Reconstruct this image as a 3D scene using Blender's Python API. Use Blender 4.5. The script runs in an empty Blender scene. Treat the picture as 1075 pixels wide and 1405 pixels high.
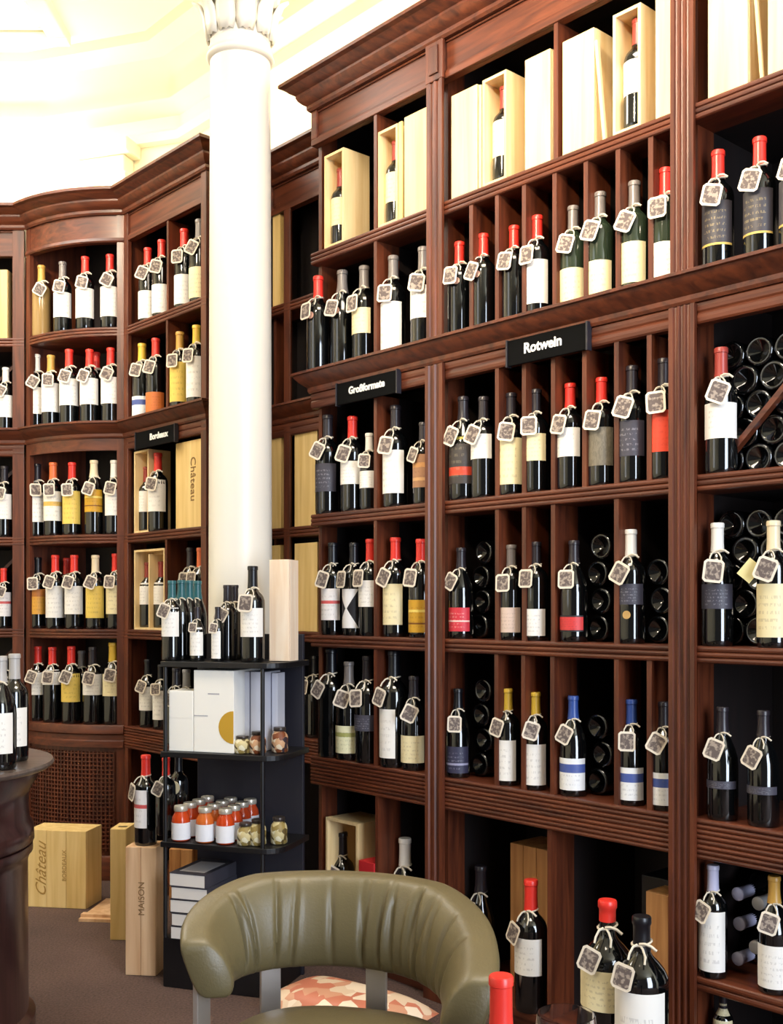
import bpy, math, random
from mathutils import Vector, Matrix
R = random.Random(7)
PI = math.pi
SC = bpy.context.scene
COL = SC.collection

# ---------------------------------------------------------------- camera
F_PX, U0, VH, EYE = 1500.0, 537.5, 835.0, 1.22
cam_d = bpy.data.cameras.new('camera'); cam = bpy.data.objects.new('camera', cam_d); COL.objects.link(cam)
cam.location = (0, 0, EYE); cam.rotation_euler = (PI/2, 0, 0)
cam_d.sensor_fit = 'HORIZONTAL'; cam_d.sensor_width = 36; cam_d.lens = 36*F_PX/1075
cam_d.shift_y = (VH-702.5)/1075; cam_d.clip_start = .05
SC.camera = cam
# ---------------------------------------------------------------- world and lamps
w = bpy.data.worlds.new('world'); SC.world = w; w.use_nodes = True
w.node_tree.nodes['Background'].inputs[0].default_value = (1.0, .95, .88, 1)
w.node_tree.nodes['Background'].inputs[1].default_value = .07
SC.view_settings.view_transform = 'Standard'; SC.view_settings.look = 'None'
SC.view_settings.gamma = 1; SC.view_settings.use_curve_mapping = False
SC.view_settings.exposure = .6

def area(name, loc, target, sx, sy, power, color):
    d = bpy.data.lights.new(name, 'AREA'); d.shape = 'RECTANGLE'; d.size = sx; d.size_y = sy
    d.energy = power; d.color = color
    o = bpy.data.objects.new(name, d); COL.objects.link(o); o.location = loc
    o.rotation_euler = (Vector(target)-Vector(loc)).to_track_quat('-Z', 'Y').to_euler()
    return o
# daylight through the shop window behind the photographer, ceiling lamps, cove strips on top of the bookcases
area('shop_window_light', (2.7, -2.3, 1.95), (.6, 3.0, 1.6), 1.9, 3.6, 215, (.76, .86, 1))
area('ceiling_lamp_light', (.15, 1.8, 3.85), (.15, 1.8, 0), 1.2, 1.2, 30, (1, .84, .66))
area('ceiling_lamp_light', (-2.35, 4.0, 3.8), (-2.35, 4.0, 0), 1.2, 1.2, 26, (1, .93, .82))

area('side_reflection_light', (-3.45, 1.2, 2.6), (0, 2.6, 2.3), 1.4, 2.4, 12, (.82, .88, 1))  # unseen cool source at the side, added for reflections in the bottles
for nm, loc, tgt, pw in (('added_upper_shelf_fill', (-1.5, .5, 3.8), (.45, 3.05, 2.8), 14), ('added_upper_shelf_fill', (-1.9, 1.9, 3.8), (-1.4, 5.0, 2.7), 5)):
    o = area(nm, loc, tgt, .25, .25, pw, (1, .84, .62)); o.data.spread = math.radians(46)  # unseen narrow fills, added to brighten the upper shelves from the front
# ---------------------------------------------------------------- wall frame: s along the wall (to the right, nearer), n depth into it
VPX, KW = -815.0, 4830.0
dv = Vector(((VPX-U0)/F_PX, 1)).normalized()
E = Vector((-dv.x, -dv.y)); N = Vector((dv.y, -dv.x)); ANG = math.atan2(E.y, E.x)
OY = KW/(700-VPX); O = Vector(((700-U0)/F_PX*OY, OY))
def S(u, n=0.0):
    k = (u-U0)/F_PX
    return (k*(O.y+n*N.y)-O.x-n*N.x)/(E.x-k*E.y)
def P(s, n=0.0): return O+E*s+N*n
def zv(v, y): return EYE+(VH-v)/F_PX*y
def XY(u, y): return Vector(((u-U0)/F_PX*y, y))

Z1, Z2, Z3, Z4, Z5, Z6 = 2.4835, 2.056, 1.554, 1.1265, .697, .06     # tops of the shelves
ZF, ZFT, ZC = 2.863, 3.005, 3.085                                      # frieze bottom / top, crown top
TH = .042

# ---------------------------------------------------------------- materials
def nt(name):
    m = bpy.data.materials.new(name); m.use_nodes = True
    t = m.node_tree; b = t.nodes['Principled BSDF']
    return m, t, b
def srgb(r, g, b):
    f = lambda c: (c/255/12.92) if c/255 <= .04045 else ((c/255+.055)/1.055)**2.4
    return (f(r), f(g), f(b), 1)
_mc = {}
def flat(name, col, rough=.5, metal=0, coat=0, spec=.5):
    if name in _mc: return _mc[name]
    m, t, b = nt(name)
    b.inputs['Base Color'].default_value = col; b.inputs['Roughness'].default_value = rough
    b.inputs['Metallic'].default_value = metal; b.inputs['Coat Weight'].default_value = coat
    b.inputs['Coat Roughness'].default_value = .1; b.inputs['Specular IOR Level'].default_value = spec
    n = t.nodes.new('ShaderNodeTexNoise'); n.inputs['Scale'].default_value = 60
    mx = t.nodes.new('ShaderNodeMapRange'); mx.inputs[3].default_value = max(0, rough-.06); mx.inputs[4].default_value = min(1, rough+.08)
    t.links.new(n.outputs['Fac'], mx.inputs[0]); t.links.new(mx.outputs[0], b.inputs['Roughness'])
    _mc[name] = m; return m
def wood(name, c1, c2, rough=.42, stretch=(14, 14, 1.2), coat=.08, scale=3.0, bump=.04, spec=.5):
    m, t, b = nt(name)
    tc = t.nodes.new('ShaderNodeTexCoord'); mp = t.nodes.new('ShaderNodeMapping'); mp.inputs['Scale'].default_value = stretch
    n = t.nodes.new('ShaderNodeTexNoise'); n.inputs['Scale'].default_value = scale; n.inputs['Detail'].default_value = 6; n.inputs['Distortion'].default_value = .6
    cr = t.nodes.new('ShaderNodeValToRGB'); cr.color_ramp.elements[0].position = .3; cr.color_ramp.elements[1].position = .7
    cr.color_ramp.elements[0].color = c1; cr.color_ramp.elements[1].color = c2
    oi = t.nodes.new('ShaderNodeObjectInfo'); ad = t.nodes.new('ShaderNodeVectorMath'); ad.operation = 'ADD'
    sc = t.nodes.new('ShaderNodeMath'); sc.operation = 'MULTIPLY'; sc.inputs[1].default_value = 13
    t.links.new(oi.outputs['Random'], sc.inputs[0])
    t.links.new(tc.outputs['Object'], ad.inputs[0]); t.links.new(sc.outputs[0], ad.inputs[1])
    t.links.new(ad.outputs[0], mp.inputs['Vector']); t.links.new(mp.outputs[0], n.inputs['Vector'])
    t.links.new(n.outputs['Fac'], cr.inputs[0]); t.links.new(cr.outputs[0], b.inputs['Base Color'])
    bp = t.nodes.new('ShaderNodeBump'); bp.inputs['Strength'].default_value = bump; bp.inputs['Distance'].default_value = .01
    t.links.new(n.outputs['Fac'], bp.inputs['Height']); t.links.new(bp.outputs[0], b.inputs['Normal'])
    b.inputs['Roughness'].default_value = rough; b.inputs['Coat Weight'].default_value = coat; b.inputs['Coat Roughness'].default_value = .2
    b.inputs['Specular IOR Level'].default_value = spec
    return m
MW = wood('mahogany_vertical', srgb(62, 26, 14), srgb(108, 53, 29))
MH = wood('mahogany_horizontal', srgb(62, 26, 14), srgb(108, 53, 29), stretch=(1.2, 14, 14))
MBK = wood('mahogany_back_shaded', srgb(15, 8, 7), srgb(26, 13, 11), rough=.6, coat=0)  # black interior wood; the near-black tone also holds the shade at the back
PINE = wood('pine_box', srgb(224, 192, 136), srgb(240, 214, 164), rough=.6, coat=0, scale=2.2, stretch=(18, 18, 1), bump=.05)
PINE_Y = wood('pine_yellow', srgb(214, 178, 108), srgb(238, 208, 145), rough=.6, coat=0, scale=2, stretch=(16, 16, 1), bump=.05)
PINE_P = wood('pine_pink', srgb(196, 150, 108), srgb(228, 192, 152), rough=.6, coat=0, scale=2.4, stretch=(12, 12, .9), bump=.05)
PINE_O = wood('pine_orange', srgb(170, 110, 58), srgb(216, 162, 104), rough=.55, coat=0, scale=2.4, stretch=(14, 14, .9), bump=.05)
BLK = flat('black_lacquer', srgb(16, 15, 18), .4)
BLKM = flat('rack_panel_dark', srgb(32, 31, 40), .5)
DARKW = wood('dark_counter_wood', srgb(44, 24, 24), srgb(72, 42, 40), rough=.3, coat=.4)
def plaster():
    m, t, b = nt('cream_plaster')
    n = t.nodes.new('ShaderNodeTexNoise'); n.inputs['Scale'].default_value = 1.3; n.inputs['Detail'].default_value = 3
    cr = t.nodes.new('ShaderNodeValToRGB'); cr.color_ramp.elements[0].color = srgb(240, 228, 190); cr.color_ramp.elements[1].color = srgb(248, 240, 216)
    tc = t.nodes.new('ShaderNodeTexCoord'); t.links.new(tc.outputs['Object'], n.inputs['Vector'])
    t.links.new(n.outputs['Fac'], cr.inputs[0]); t.links.new(cr.outputs[0], b.inputs['Base Color'])
    b.inputs['Roughness'].default_value = .75; return m
PLASTER = plaster()
STONE = flat('column_white_paint', srgb(238, 232, 220), .35)
def carpet():
    m, t, b = nt('brown_carpet')
    tc = t.nodes.new('ShaderNodeTexCoord')
    n = t.nodes.new('ShaderNodeTexNoise'); n.inputs['Scale'].default_value = 130; n.inputs['Detail'].default_value = 3
    n2 = t.nodes.new('ShaderNodeTexNoise'); n2.inputs['Scale'].default_value = 3.5
    mixf = t.nodes.new('ShaderNodeMath'); mixf.operation = 'MULTIPLY_ADD'; mixf.inputs[1].default_value = .7
    t.links.new(tc.outputs['Object'], n.inputs['Vector']); t.links.new(tc.outputs['Object'], n2.inputs['Vector'])
    h = t.nodes.new('ShaderNodeMath'); h.operation = 'MULTIPLY'; h.inputs[1].default_value = .3
    t.links.new(n2.outputs['Fac'], h.inputs[0]); t.links.new(n.outputs['Fac'], mixf.inputs[0]); t.links.new(h.outputs[0], mixf.inputs[2])
    cr = t.nodes.new('ShaderNodeValToRGB'); cr.color_ramp.elements[0].position = .3; cr.color_ramp.elements[1].position = .7
    cr.color_ramp.elements[0].color = srgb(56, 41, 38); cr.color_ramp.elements[1].color = srgb(104, 80, 72)
    t.links.new(mixf.outputs[0], cr.inputs[0]); t.links.new(cr.outputs[0], b.inputs['Base Color'])
    bp = t.nodes.new('ShaderNodeBump'); bp.inputs['Strength'].default_value = .5; bp.inputs['Distance'].default_value = .01
    t.links.new(n.outputs['Fac'], bp.inputs['Height']); t.links.new(bp.outputs[0], b.inputs['Normal'])
    b.inputs['Roughness'].default_value = .95; return m
CARPET = carpet()
def emit(name, col, s):
    m, t, b = nt(name); b.inputs['Emission Color'].default_value = col; b.inputs['Emission Strength'].default_value = s
    b.inputs['Base Color'].default_value = col; return m
GLASSK = flat('dark_bottle_glass', (.0022, .0026, .003, 1), .04, spec=1)
GLASSG = flat('green_bottle_glass', (.02, .032, .018, 1), .04, spec=1)
GLASSA = flat('golden_bottle_glass', (.30, .19, .07, 1), .07, spec=.6)
CAPC = dict(red=(222, 52, 42), dark=(40, 34, 40), grey=(120, 112, 108), cream=(232, 214, 180), gold=(196, 150, 70), yellow=(220, 180, 60), blue=(50, 78, 150),
            white=(236, 230, 222), orange=(224, 110, 60), brick=(158, 62, 54), teal=(40, 92, 98), lavender=(186, 184, 210), black=(16, 16, 22), silver=(176, 172, 170))
def cap_mat(c): return flat('capsule_'+c, srgb(*CAPC[c]), .32, spec=.5)

LAB = dict(
    white=((240, 236, 230), (120, 110, 110), []), cream=((236, 222, 178), (120, 90, 60), []), yellow=((232, 200, 96), (120, 80, 30), []),
    gold=((206, 156, 40), (110, 60, 20), [(.62, .7, (240, 214, 110)), (.25, .3, (120, 70, 20))]), black=((58, 54, 60), (200, 180, 120), [(.0, .05, (200, 170, 90))]),
    slate=((64, 62, 74), (190, 190, 200), []), red=((206, 52, 66), (245, 220, 210), [(.4, .46, (240, 210, 200))]), redorange=((222, 70, 44), (180, 40, 30), []),
    navy=((50, 50, 74), (180, 180, 200), [(.3, .38, (150, 150, 180))]), tan=((168, 122, 88), (90, 40, 40), [(.2, .3, (206, 160, 110)), (.6, .75, (206, 150, 90))]),
    whiteblue=((236, 236, 236), (110, 110, 130), [(.55, .82, (70, 90, 160))]), whitered=((240, 234, 232), (120, 110, 110), [(.52, .62, (214, 90, 90))]),
    redband=((60, 54, 52), (150, 140, 110), [(.18, .36, (206, 66, 40)), (.9, 1, (190, 180, 80))]), greypat=((120, 112, 96), (40, 36, 30), []),
    pink=((214, 190, 176), (120, 90, 80), []), redstripe=((34, 30, 34), (60, 50, 60), [(.1, .9, (210, 60, 60))]), orange=((206, 112, 50), (120, 60, 20), []),
    orangeyellow=((222, 160, 60), (120, 70, 30), [(.7, 1, (196, 120, 50))]), creamgreen=((234, 230, 190), (110, 120, 60), [(.6, .75, (170, 170, 100))]),
    whitegold=((240, 234, 220), (140, 110, 60), [(.5, .65, (222, 180, 90))]), bowtie=((238, 236, 236), (30, 26, 34), []))
def label_mat(k):
    nm = 'label_'+k
    if nm in _mc: return _mc[nm]
    base, ink, bands = LAB[k]
    m, t, b = nt(nm); L = t.links
    uv = t.nodes.new('ShaderNodeUVMap'); sp = t.nodes.new('ShaderNodeSeparateXYZ'); L.new(uv.outputs[0], sp.inputs[0])
    def math_(op, a, bb=None, c=None):
        n = t.nodes.new('ShaderNodeMath'); n.operation = op
        for i, x in enumerate((a, bb, c)):
            if x is None: continue
            if isinstance(x, (int, float)): n.inputs[i].default_value = x
            else: L.new(x, n.inputs[i])
        return n.outputs[0]
    u, v = sp.outputs[0], sp.outputs[1]
    def mix(f, a, c):
        n = t.nodes.new('ShaderNodeMix'); n.data_type = 'RGBA'; L.new(f, n.inputs[0])
        if isinstance(a, tuple): n.inputs[6].default_value = a
        else: L.new(a, n.inputs[6])
        n.inputs[7].default_value = c; return n.outputs[2]
    col = srgb(*base)
    for (v0, v1, c) in bands:
        f = math_('MULTIPLY', math_('GREATER_THAN', v, v0), math_('LESS_THAN', v, v1)); col = mix(f, col, srgb(*c))
    if k == 'bowtie':   # black diamond between two white triangles
        d = math_('ADD', math_('MULTIPLY', math_('ABSOLUTE', math_('SUBTRACT', v, .5)), 1.9), .02)
        a = math_('ABSOLUTE', math_('SUBTRACT', u, .5))
        col = mix(math_('GREATER_THAN', math_('SUBTRACT', a, math_('MULTIPLY', d, .45)), .02), col, srgb(26, 24, 30))
    # text lines broken into words
    mp = t.nodes.new('ShaderNodeMapping'); mp.inputs['Scale'].default_value = (26, 8, 1); L.new(uv.outputs[0], mp.inputs[0])
    oi = t.nodes.new('ShaderNodeObjectInfo'); ad = t.nodes.new('ShaderNodeVectorMath'); ad.operation = 'ADD'
    rr = math_('MULTIPLY', oi.outputs['Random'], 37); L.new(mp.outputs[0], ad.inputs[0]); L.new(rr, ad.inputs[1])
    nz = t.nodes.new('ShaderNodeTexNoise'); nz.inputs['Scale'].default_value = 1.0; nz.inputs['Detail'].default_value = 1; L.new(ad.outputs[0], nz.inputs['Vector'])
    lines = math_('GREATER_THAN', math_('SINE', math_('MULTIPLY', v, 44.0)), .25)
    inx = math_('LESS_THAN', math_('ABSOLUTE', math_('SUBTRACT', u, .5)), .3)
    iny = math_('LESS_THAN', math_('ABSOLUTE', math_('SUBTRACT', v, .5)), .36)
    ink_f = math_('MULTIPLY', math_('MULTIPLY', lines, inx), math_('MULTIPLY', iny, math_('GREATER_THAN', nz.outputs['Fac'], .53)))
    if k == 'greypat': ink_f = math_('GREATER_THAN', nz.outputs['Fac'], .5)
    if k != 'bowtie': col = mix(math_('MULTIPLY', ink_f, .24), col, srgb(*ink))
    if isinstance(col, tuple): b.inputs['Base Color'].default_value = col
    else: L.new(col, b.inputs['Base Color'])
    b.inputs['Roughness'].default_value = .5
    _mc[nm] = m; return m
TAGC = flat('tag_card', srgb(226, 214, 196), .7)
def chalk():
    m, t, b = nt('tag_chalkboard'); tc = t.nodes.new('ShaderNodeTexCoord')
    n = t.nodes.new('ShaderNodeTexNoise'); n.inputs['Scale'].default_value = 130; n.inputs['Detail'].default_value = 2
    oi = t.nodes.new('ShaderNodeObjectInfo'); ad = t.nodes.new('ShaderNodeVectorMath'); ad.operation = 'ADD'
    L = t.links; L.new(tc.outputs['Object'], ad.inputs[0]); L.new(oi.outputs['Random'], ad.inputs[1]); L.new(ad.outputs[0], n.inputs['Vector'])
    cr = t.nodes.new('ShaderNodeValToRGB'); cr.color_ramp.elements[0].position = .48; cr.color_ramp.elements[1].position = .6
    cr.color_ramp.elements[0].color = srgb(96, 84, 80); cr.color_ramp.elements[1].color = srgb(158, 144, 132)
    L.new(n.outputs['Fac'], cr.inputs[0]); L.new(cr.outputs[0], b.inputs['Base Color']); b.inputs['Roughness'].default_value = .8
    return m
CHALK = chalk(); STRING = flat('tag_string', srgb(214, 204, 186), .8)
INKB = flat('brand_ink', srgb(128, 92, 50), .8); WHITE_T = flat('white_lettering', srgb(238, 236, 232), .6)
LEATHER = None

# ---------------------------------------------------------------- mesh builder
class MB:
    def __init__(s): s.v = []; s.f = []; s.uv = None
    def add(s, vs, fs):
        o = len(s.v); s.v += [tuple(v) for v in vs]; s.f += [tuple(i+o for i in f) for f in fs]; return s
    def box(s, x0, x1, y0, y1, z0, z1):
        return s.add([(x0,y0,z0),(x1,y0,z0),(x1,y1,z0),(x0,y1,z0),(x0,y0,z1),(x1,y0,z1),(x1,y1,z1),(x0,y1,z1)],
                     [(0,3,2,1),(4,5,6,7),(0,1,5,4),(1,2,6,5),(2,3,7,6),(3,0,4,7)])
    def hexa(s, p):  # 8 points, bottom 4 ccw then top 4
        return s.add(p, [(0,3,2,1),(4,5,6,7),(0,1,5,4),(1,2,6,5),(2,3,7,6),(3,0,4,7)])
    def prism(s, poly, fn, a, b):   # poly 2D, fn(p,q,t)->xyz
        n = len(poly); vs = [fn(p[0], p[1], a) for p in poly]+[fn(p[0], p[1], b) for p in poly]
        return s.add(vs, [tuple(range(n)), tuple(range(2*n-1, n-1, -1))]+[(i, i+n, (i+1) % n+n, (i+1) % n) for i in range(n)])
    def ext_x(s, yz, x0, x1): return s.prism(yz, lambda p, q, t: (t, p, q), x0, x1)
    def ext_z(s, xy, z0, z1): return s.prism(xy, lambda p, q, t: (p, q, t), z0, z1)
    def lathe(s, prof, seg=20, c=(0,0,0), caps=True):
        vs = []; fs = []
        for (r, z) in prof:
            for k in range(seg):
                a = 2*PI*k/seg; vs.append((c[0]+r*math.cos(a), c[1]+r*math.sin(a), c[2]+z))
        for i in range(len(prof)-1):
            for k in range(seg):
                k2 = (k+1) % seg; fs.append((i*seg+k, i*seg+k2, (i+1)*seg+k2, (i+1)*seg+k))
        if caps: fs.append(tuple(range(seg-1, -1, -1))); fs.append(tuple((len(prof)-1)*seg+k for k in range(seg)))
        return s.add(vs, fs)
    def tube(s, pts, r, seg=6):
        pts = [Vector(p) for p in pts]; vs = []; fs = []
        for i, p in enumerate(pts):
            t = (pts[min(i+1, len(pts)-1)]-pts[max(i-1, 0)]).normalized()
            a = t.cross(Vector((0,0,1)));
            if a.length < .05: a = t.cross(Vector((1,0,0)))
            a.normalize(); b = t.cross(a)
            for k in range(seg):
                q = 2*PI*k/seg; vs.append(p+a*(r*math.cos(q))+b*(r*math.sin(q)))
        for i in range(len(pts)-1):
            for k in range(seg):
                k2 = (k+1) % seg; fs.append((i*seg+k, i*seg+k2, (i+1)*seg+k2, (i+1)*seg+k))
        fs.append(tuple(range(seg-1, -1, -1))); fs.append(tuple((len(pts)-1)*seg+k for k in range(seg)))
        return s.add(vs, fs)
    def sweep(s, path, prof):
        """profile (out, z) swept along a plan path, outward on the walker's right hand, mitred"""
        n = len(path); m = len(prof); vs = []
        for i in range(n):
            d1 = (path[i]-path[i-1]).normalized() if i else None
            d2 = (path[i+1]-path[i]).normalized() if i < n-1 else None
            if d1 is None: d1 = d2
            if d2 is None: d2 = d1
            n1 = Vector((d1.y, -d1.x)); n2 = Vector((d2.y, -d2.x)); b = (n1+n2)
            b = b/max(.3, (1+n1.dot(n2)))
            for (o, z) in prof: q = path[i]+b*o; vs.append((q.x, q.y, z))
        fs = []
        for i in range(n-1):
            for j in range(m):
                j2 = (j+1) % m; fs.append((i*m+j, (i+1)*m+j, (i+1)*m+j2, i*m+j2))
        fs.append(tuple(range(m))); fs.append(tuple((n-1)*m+j for j in range(m-1, -1, -1)))
        return s.add(vs, fs)
    def mesh(s, name, mat, smooth=False, ang=40):
        me = bpy.data.meshes.new(name); me.from_pydata(s.v, [], s.f)
        me.validate(); me.materials.append(mat)
        if smooth:
            me.polygons.foreach_set('use_smooth', [True]*len(me.polygons)); me.set_sharp_from_angle(angle=math.radians(ang))
        me.update(); return me
def link(name, me, parent=None, loc=None, rz=None):
    o = bpy.data.objects.new(name, me); COL.objects.link(o)
    if parent is not None: o.parent = parent
    if loc is not None: o.location = loc
    if rz is not None: o.rotation_euler = (0, 0, rz)
    return o
def obj(name, mb, mat, parent=None, smooth=False, bevel=0, ang=40):
    o = link(name, mb.mesh(name, mat, smooth, ang), parent)
    if bevel:
        b = o.modifiers.new('bevel', 'BEVEL'); b.width = bevel; b.segments = 2; b.limit_method = 'ANGLE'
    return o
def tag(o, label, cat, group=None, kind=None):
    o['label'] = label; o['category'] = cat
    if group: o['group'] = group
    if kind: o['kind'] = kind
    return o
def empty(name, loc, rz=0, label=None, cat=None, group=None):
    o = bpy.data.objects.new(name, None); COL.objects.link(o); o.empty_display_size = .05
    o.location = loc; o.rotation_euler = (0, 0, rz)
    if label: tag(o, label, cat, group)
    return o
def wall_root(name, s, n, z, label, cat, group=None, dr=0):
    p = P(s, n); return empty(name, (p.x, p.y, z), ANG+dr, label, cat, group)
def structure(o): o['kind'] = 'structure'; return o
def text_part(name, body, size, mat, parent, loc, rot, extrude=.0008, shear=0, bold=0):
    c = bpy.data.curves.new(name, 'FONT'); c.body = body; c.size = size; c.align_x = 'CENTER'; c.align_y = 'CENTER'; c.extrude = extrude; c.shear = shear; c.offset = bold
    c.resolution_u = 3
    t = bpy.data.objects.new(name, c); COL.objects.link(t)
    me = bpy.data.meshes.new_from_object(t.evaluated_get(bpy.context.evaluated_depsgraph_get())); me.name = name
    bpy.data.objects.remove(t); me.materials.clear(); me.materials.append(mat)
    o = link(name, me, parent, loc); o.rotation_euler = rot; return o

# ---------------------------------------------------------------- room shell
ZCEIL = 3.95
CF = structure(obj('floor', MB().box(-5, 6, -4, 8, -.1, 0), CARPET))
wr0, wr1 = P(S(-1200, .46)-1.0, .46), P(4.6, .46)
def wall_strip(name, a, b, z0, z1, th=.15):
    d = (b-a).normalized(); r = Vector((-d.y, d.x))*th
    return structure(obj(name, MB().hexa([(a.x,a.y,z0),(b.x,b.y,z0),(b.x+r.x,b.y+r.y,z0),(a.x+r.x,a.y+r.y,z0),(a.x,a.y,z1),(b.x,b.y,z1),(b.x+r.x,b.y+r.y,z1),(a.x+r.x,a.y+r.y,z1)]), PLASTER))
corner = P(-2.55, .46); corner2 = Vector((-1.75, 5.62))
wall_strip('wall_right', corner, wr1, 0, ZCEIL)
wall_strip('wall_corner', corner2, corner, 0, ZCEIL)
wall_strip('wall_back', Vector((-3.6, 5.62)), corner2, 0, ZCEIL)
wall_strip('wall_left', Vector((-3.6, -4)), Vector((-3.6, 5.62)), 0, ZCEIL)
# ceiling with a square opening for each lit panel
PANELS = [(-3.0, -1.62, 3.55, 5.13), (-.50, .80, 1.15, 2.45)]
cb = MB()
xs = sorted({-5, 6, *[p[0] for p in PANELS], *[p[1] for p in PANELS]}); ys = sorted({-4, 8, *[p[2] for p in PANELS], *[p[3] for p in PANELS]})
for i in range(len(xs)-1):
    for j in range(len(ys)-1):
        cx, cy = (xs[i]+xs[i+1])/2, (ys[j]+ys[j+1])/2
        if any(p[0] < cx < p[1] and p[2] < cy < p[3] for p in PANELS): continue
        cb.box(xs[i], xs[i+1], ys[j], ys[j+1], ZCEIL, ZCEIL+.1)
structure(obj('ceiling', cb, PLASTER))
GLOW = emit('lit_glass', (1, .97, .9, 1), 3.5)
for i, p in enumerate(PANELS):
    c = ((p[0]+p[1])/2, (p[2]+p[3])/2); hx, hy = (p[1]-p[0])/2, (p[3]-p[2])/2
    r = empty('ceiling_light', (c[0], c[1], ZCEIL), 0, ['square lit glass ceiling panel in a cream frame above the corner shelving', 'lit glass ceiling panel over the chair and tables'][i], 'ceiling light')
    f = MB()
    for (a, b_, zz, zt) in ((.0, .09, -.05, .02), (-.03, .0, -.02, .06)):
        f.box(-hx-b_, hx+b_, -hy-b_, -hy-a, zz, zt); f.box(-hx-b_, hx+b_, hy+a, hy+b_, zz, zt)
        f.box(-hx-b_, -hx-a, -hy-a, hy+a, zz, zt); f.box(hx+a, hx+b_, -hy-a, hy+a, zz, zt)
    obj('frame', f, PLASTER, r, bevel=.006)
    obj('glass_panel', MB().box(-hx, hx, -hy, hy, .05, .06), GLOW, r)
    obj('dark_trim', MB().box(-hx, hx, -hy, -hy+.012, .03, .045).box(-hx, hx, hy-.012, hy, .03, .045).box(-hx, -hx+.012, -hy, hy, .03, .045).box(hx-.012, hx, -hy, hy, .03, .045), flat('panel_trim', srgb(120, 112, 90), .5), r)
# plaster cornice round the walls
cp = [(-.02, 3.52), (.05, 3.52), (.06, 3.56), (.035, 3.58), (.035, 3.64), (.09, 3.68), (.1, 3.70), (.06, 3.72), (.08, 3.80), (.14, 3.88), (.24, 3.91), (.26, ZCEIL+.01), (-.02, ZCEIL+.01)]
structure(obj('trim_1', MB().sweep([Vector((-3.6, 5.62)), corner2, corner, P(4.5, .46)], cp), PLASTER, smooth=True, ang=30))
# pilaster strip with a small capital on the plaster above the bowed bay
pl = MB()
pb = corner+(corner2-corner)*.55; pd = (corner-corner2).normalized(); pn = Vector((pd.y, -pd.x))
def obox(mb, c, d, n, hw, dep, z0, z1):
    q = [c-d*hw, c+d*hw, c+d*hw+n*dep, c-d*hw+n*dep]; q = [q[3], q[2], q[1], q[0]]
    mb.hexa([(p.x, p.y, z0) for p in q]+[(p.x, p.y, z1) for p in q])
for (hw, dep, z0, z1) in ((.13, .08, 2.9, 3.33), (.16, .12, 3.33, 3.37), (.14, .10, 3.37, 3.46), (.18, .14, 3.46, 3.53)): obox(pl, pb, pd, pn, hw, dep, z0, z1)
structure(obj('trim_2', pl, PLASTER, bevel=.008))
# cove strip lamps lying on top of the bookcases (they light the plaster from below)
for (sa, na, ln, pw) in ((.2, .28, 2.4, 14), (-1.45, .3, .9, 8)):
    q = P(sa, na); d = bpy.data.lights.new('cove_lamp', 'AREA'); d.shape = 'RECTANGLE'; d.size = ln; d.size_y = .08; d.energy = pw*.7; d.color = (1, .9, .68)
    o = bpy.data.objects.new('cove_lamp', d); COL.objects.link(o); o.location = (q.x, q.y, 3.12); o.rotation_euler = (PI, 0, ANG)
d = bpy.data.lights.new('cove_lamp', 'AREA'); d.shape = 'RECTANGLE'; d.size = 1.4; d.size_y = .12; d.energy = 13; d.color = (1, .93, .75)
o = bpy.data.objects.new('cove_lamp', d); COL.objects.link(o); o.location = (-2.0, 5.4, 3.12); o.rotation_euler = (PI, 0, 0)

# ---------------------------------------------------------------- column
cxy = XY(330, 3.86); CR = .109
colr = structure(empty('column', (cxy.x, cxy.y, 0)))
obj('plinth', MB().box(-.17, .17, -.17, .17, 0, .12), STONE, colr, bevel=.006)
obj('base', MB().lathe([(.165, .12), (.17, .14), (.165, .17), (.13, .185), (.128, .20), (.145, .215), (.145, .235), (.118, .25), (.112, .27)], 48), STONE, colr, smooth=True)
obj('shaft', MB().lathe([(CR+.004, .27), (CR+.003, 1.0), (CR, 2.2), (CR-.003, 3.145)], 64), STONE, colr, smooth=True)
obj('necking_ring', MB().lathe([(CR-.004, 3.14), (CR+.004, 3.145), (CR+.009, 3.150), (CR+.011, 3.156), (CR+.009, 3.162), (CR+.003, 3.166), (CR+.006, 3.172), (CR-.004, 3.206)], 64), STONE, colr, smooth=True)
obj('capital_bell', MB().lathe([(CR-.003, 3.205), (CR, 3.3), (CR+.012, 3.42), (CR+.045, 3.55), (CR+.075, 3.6)], 48), STONE, colr, smooth=True)
lf = MB().add([(0,0,0)], [])
lf = MB(); prof = [(-.028, 0), (-.034, .03), (-.03, .07), (-.018, .11)]
for i, (hw, z) in enumerate([(.024, 0), (.034, .035), (.033, .075), (.022, .115), (.012, .128)]):
    y = [-.004, -.010, -.016, -.034, -.052][i]
    lf.v += [(-hw, y+.008, z), (-hw*.5, y-.004, z+.004), (0, y-.001, z), (hw*.5, y-.004, z+.004), (hw, y+.008, z)]
for i in range(4):
    for k in range(4): lf.f.append((i*5+k, i*5+k+1, (i+1)*5+k+1, (i+1)*5+k))
leaf_me = lf.mesh('acanthus_leaf', STONE, True, 60)
for ring, (z, rr, cnt, ph, scl) in enumerate(((3.212, CR+.002, 10, 0, 1.1), (3.32, CR+.010, 10, .31, 1.3))):
    for k in range(cnt):
        a = 2*PI*k/cnt+ph; l = link('acanthus_leaf', leaf_me, colr, (rr*math.cos(a), rr*math.sin(a), z)); l.rotation_euler = (0, 0, a+PI/2); l.scale = (scl,)*3
        md = l.modifiers.new('thickness', 'SOLIDIFY'); md.thickness = .006
obj('abacus', MB().box(-.21, .21, -.21, .21, 3.6, 3.68).box(-.17, .17, -.17, .17, 3.68, ZCEIL), STONE, colr, bevel=.01)

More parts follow.
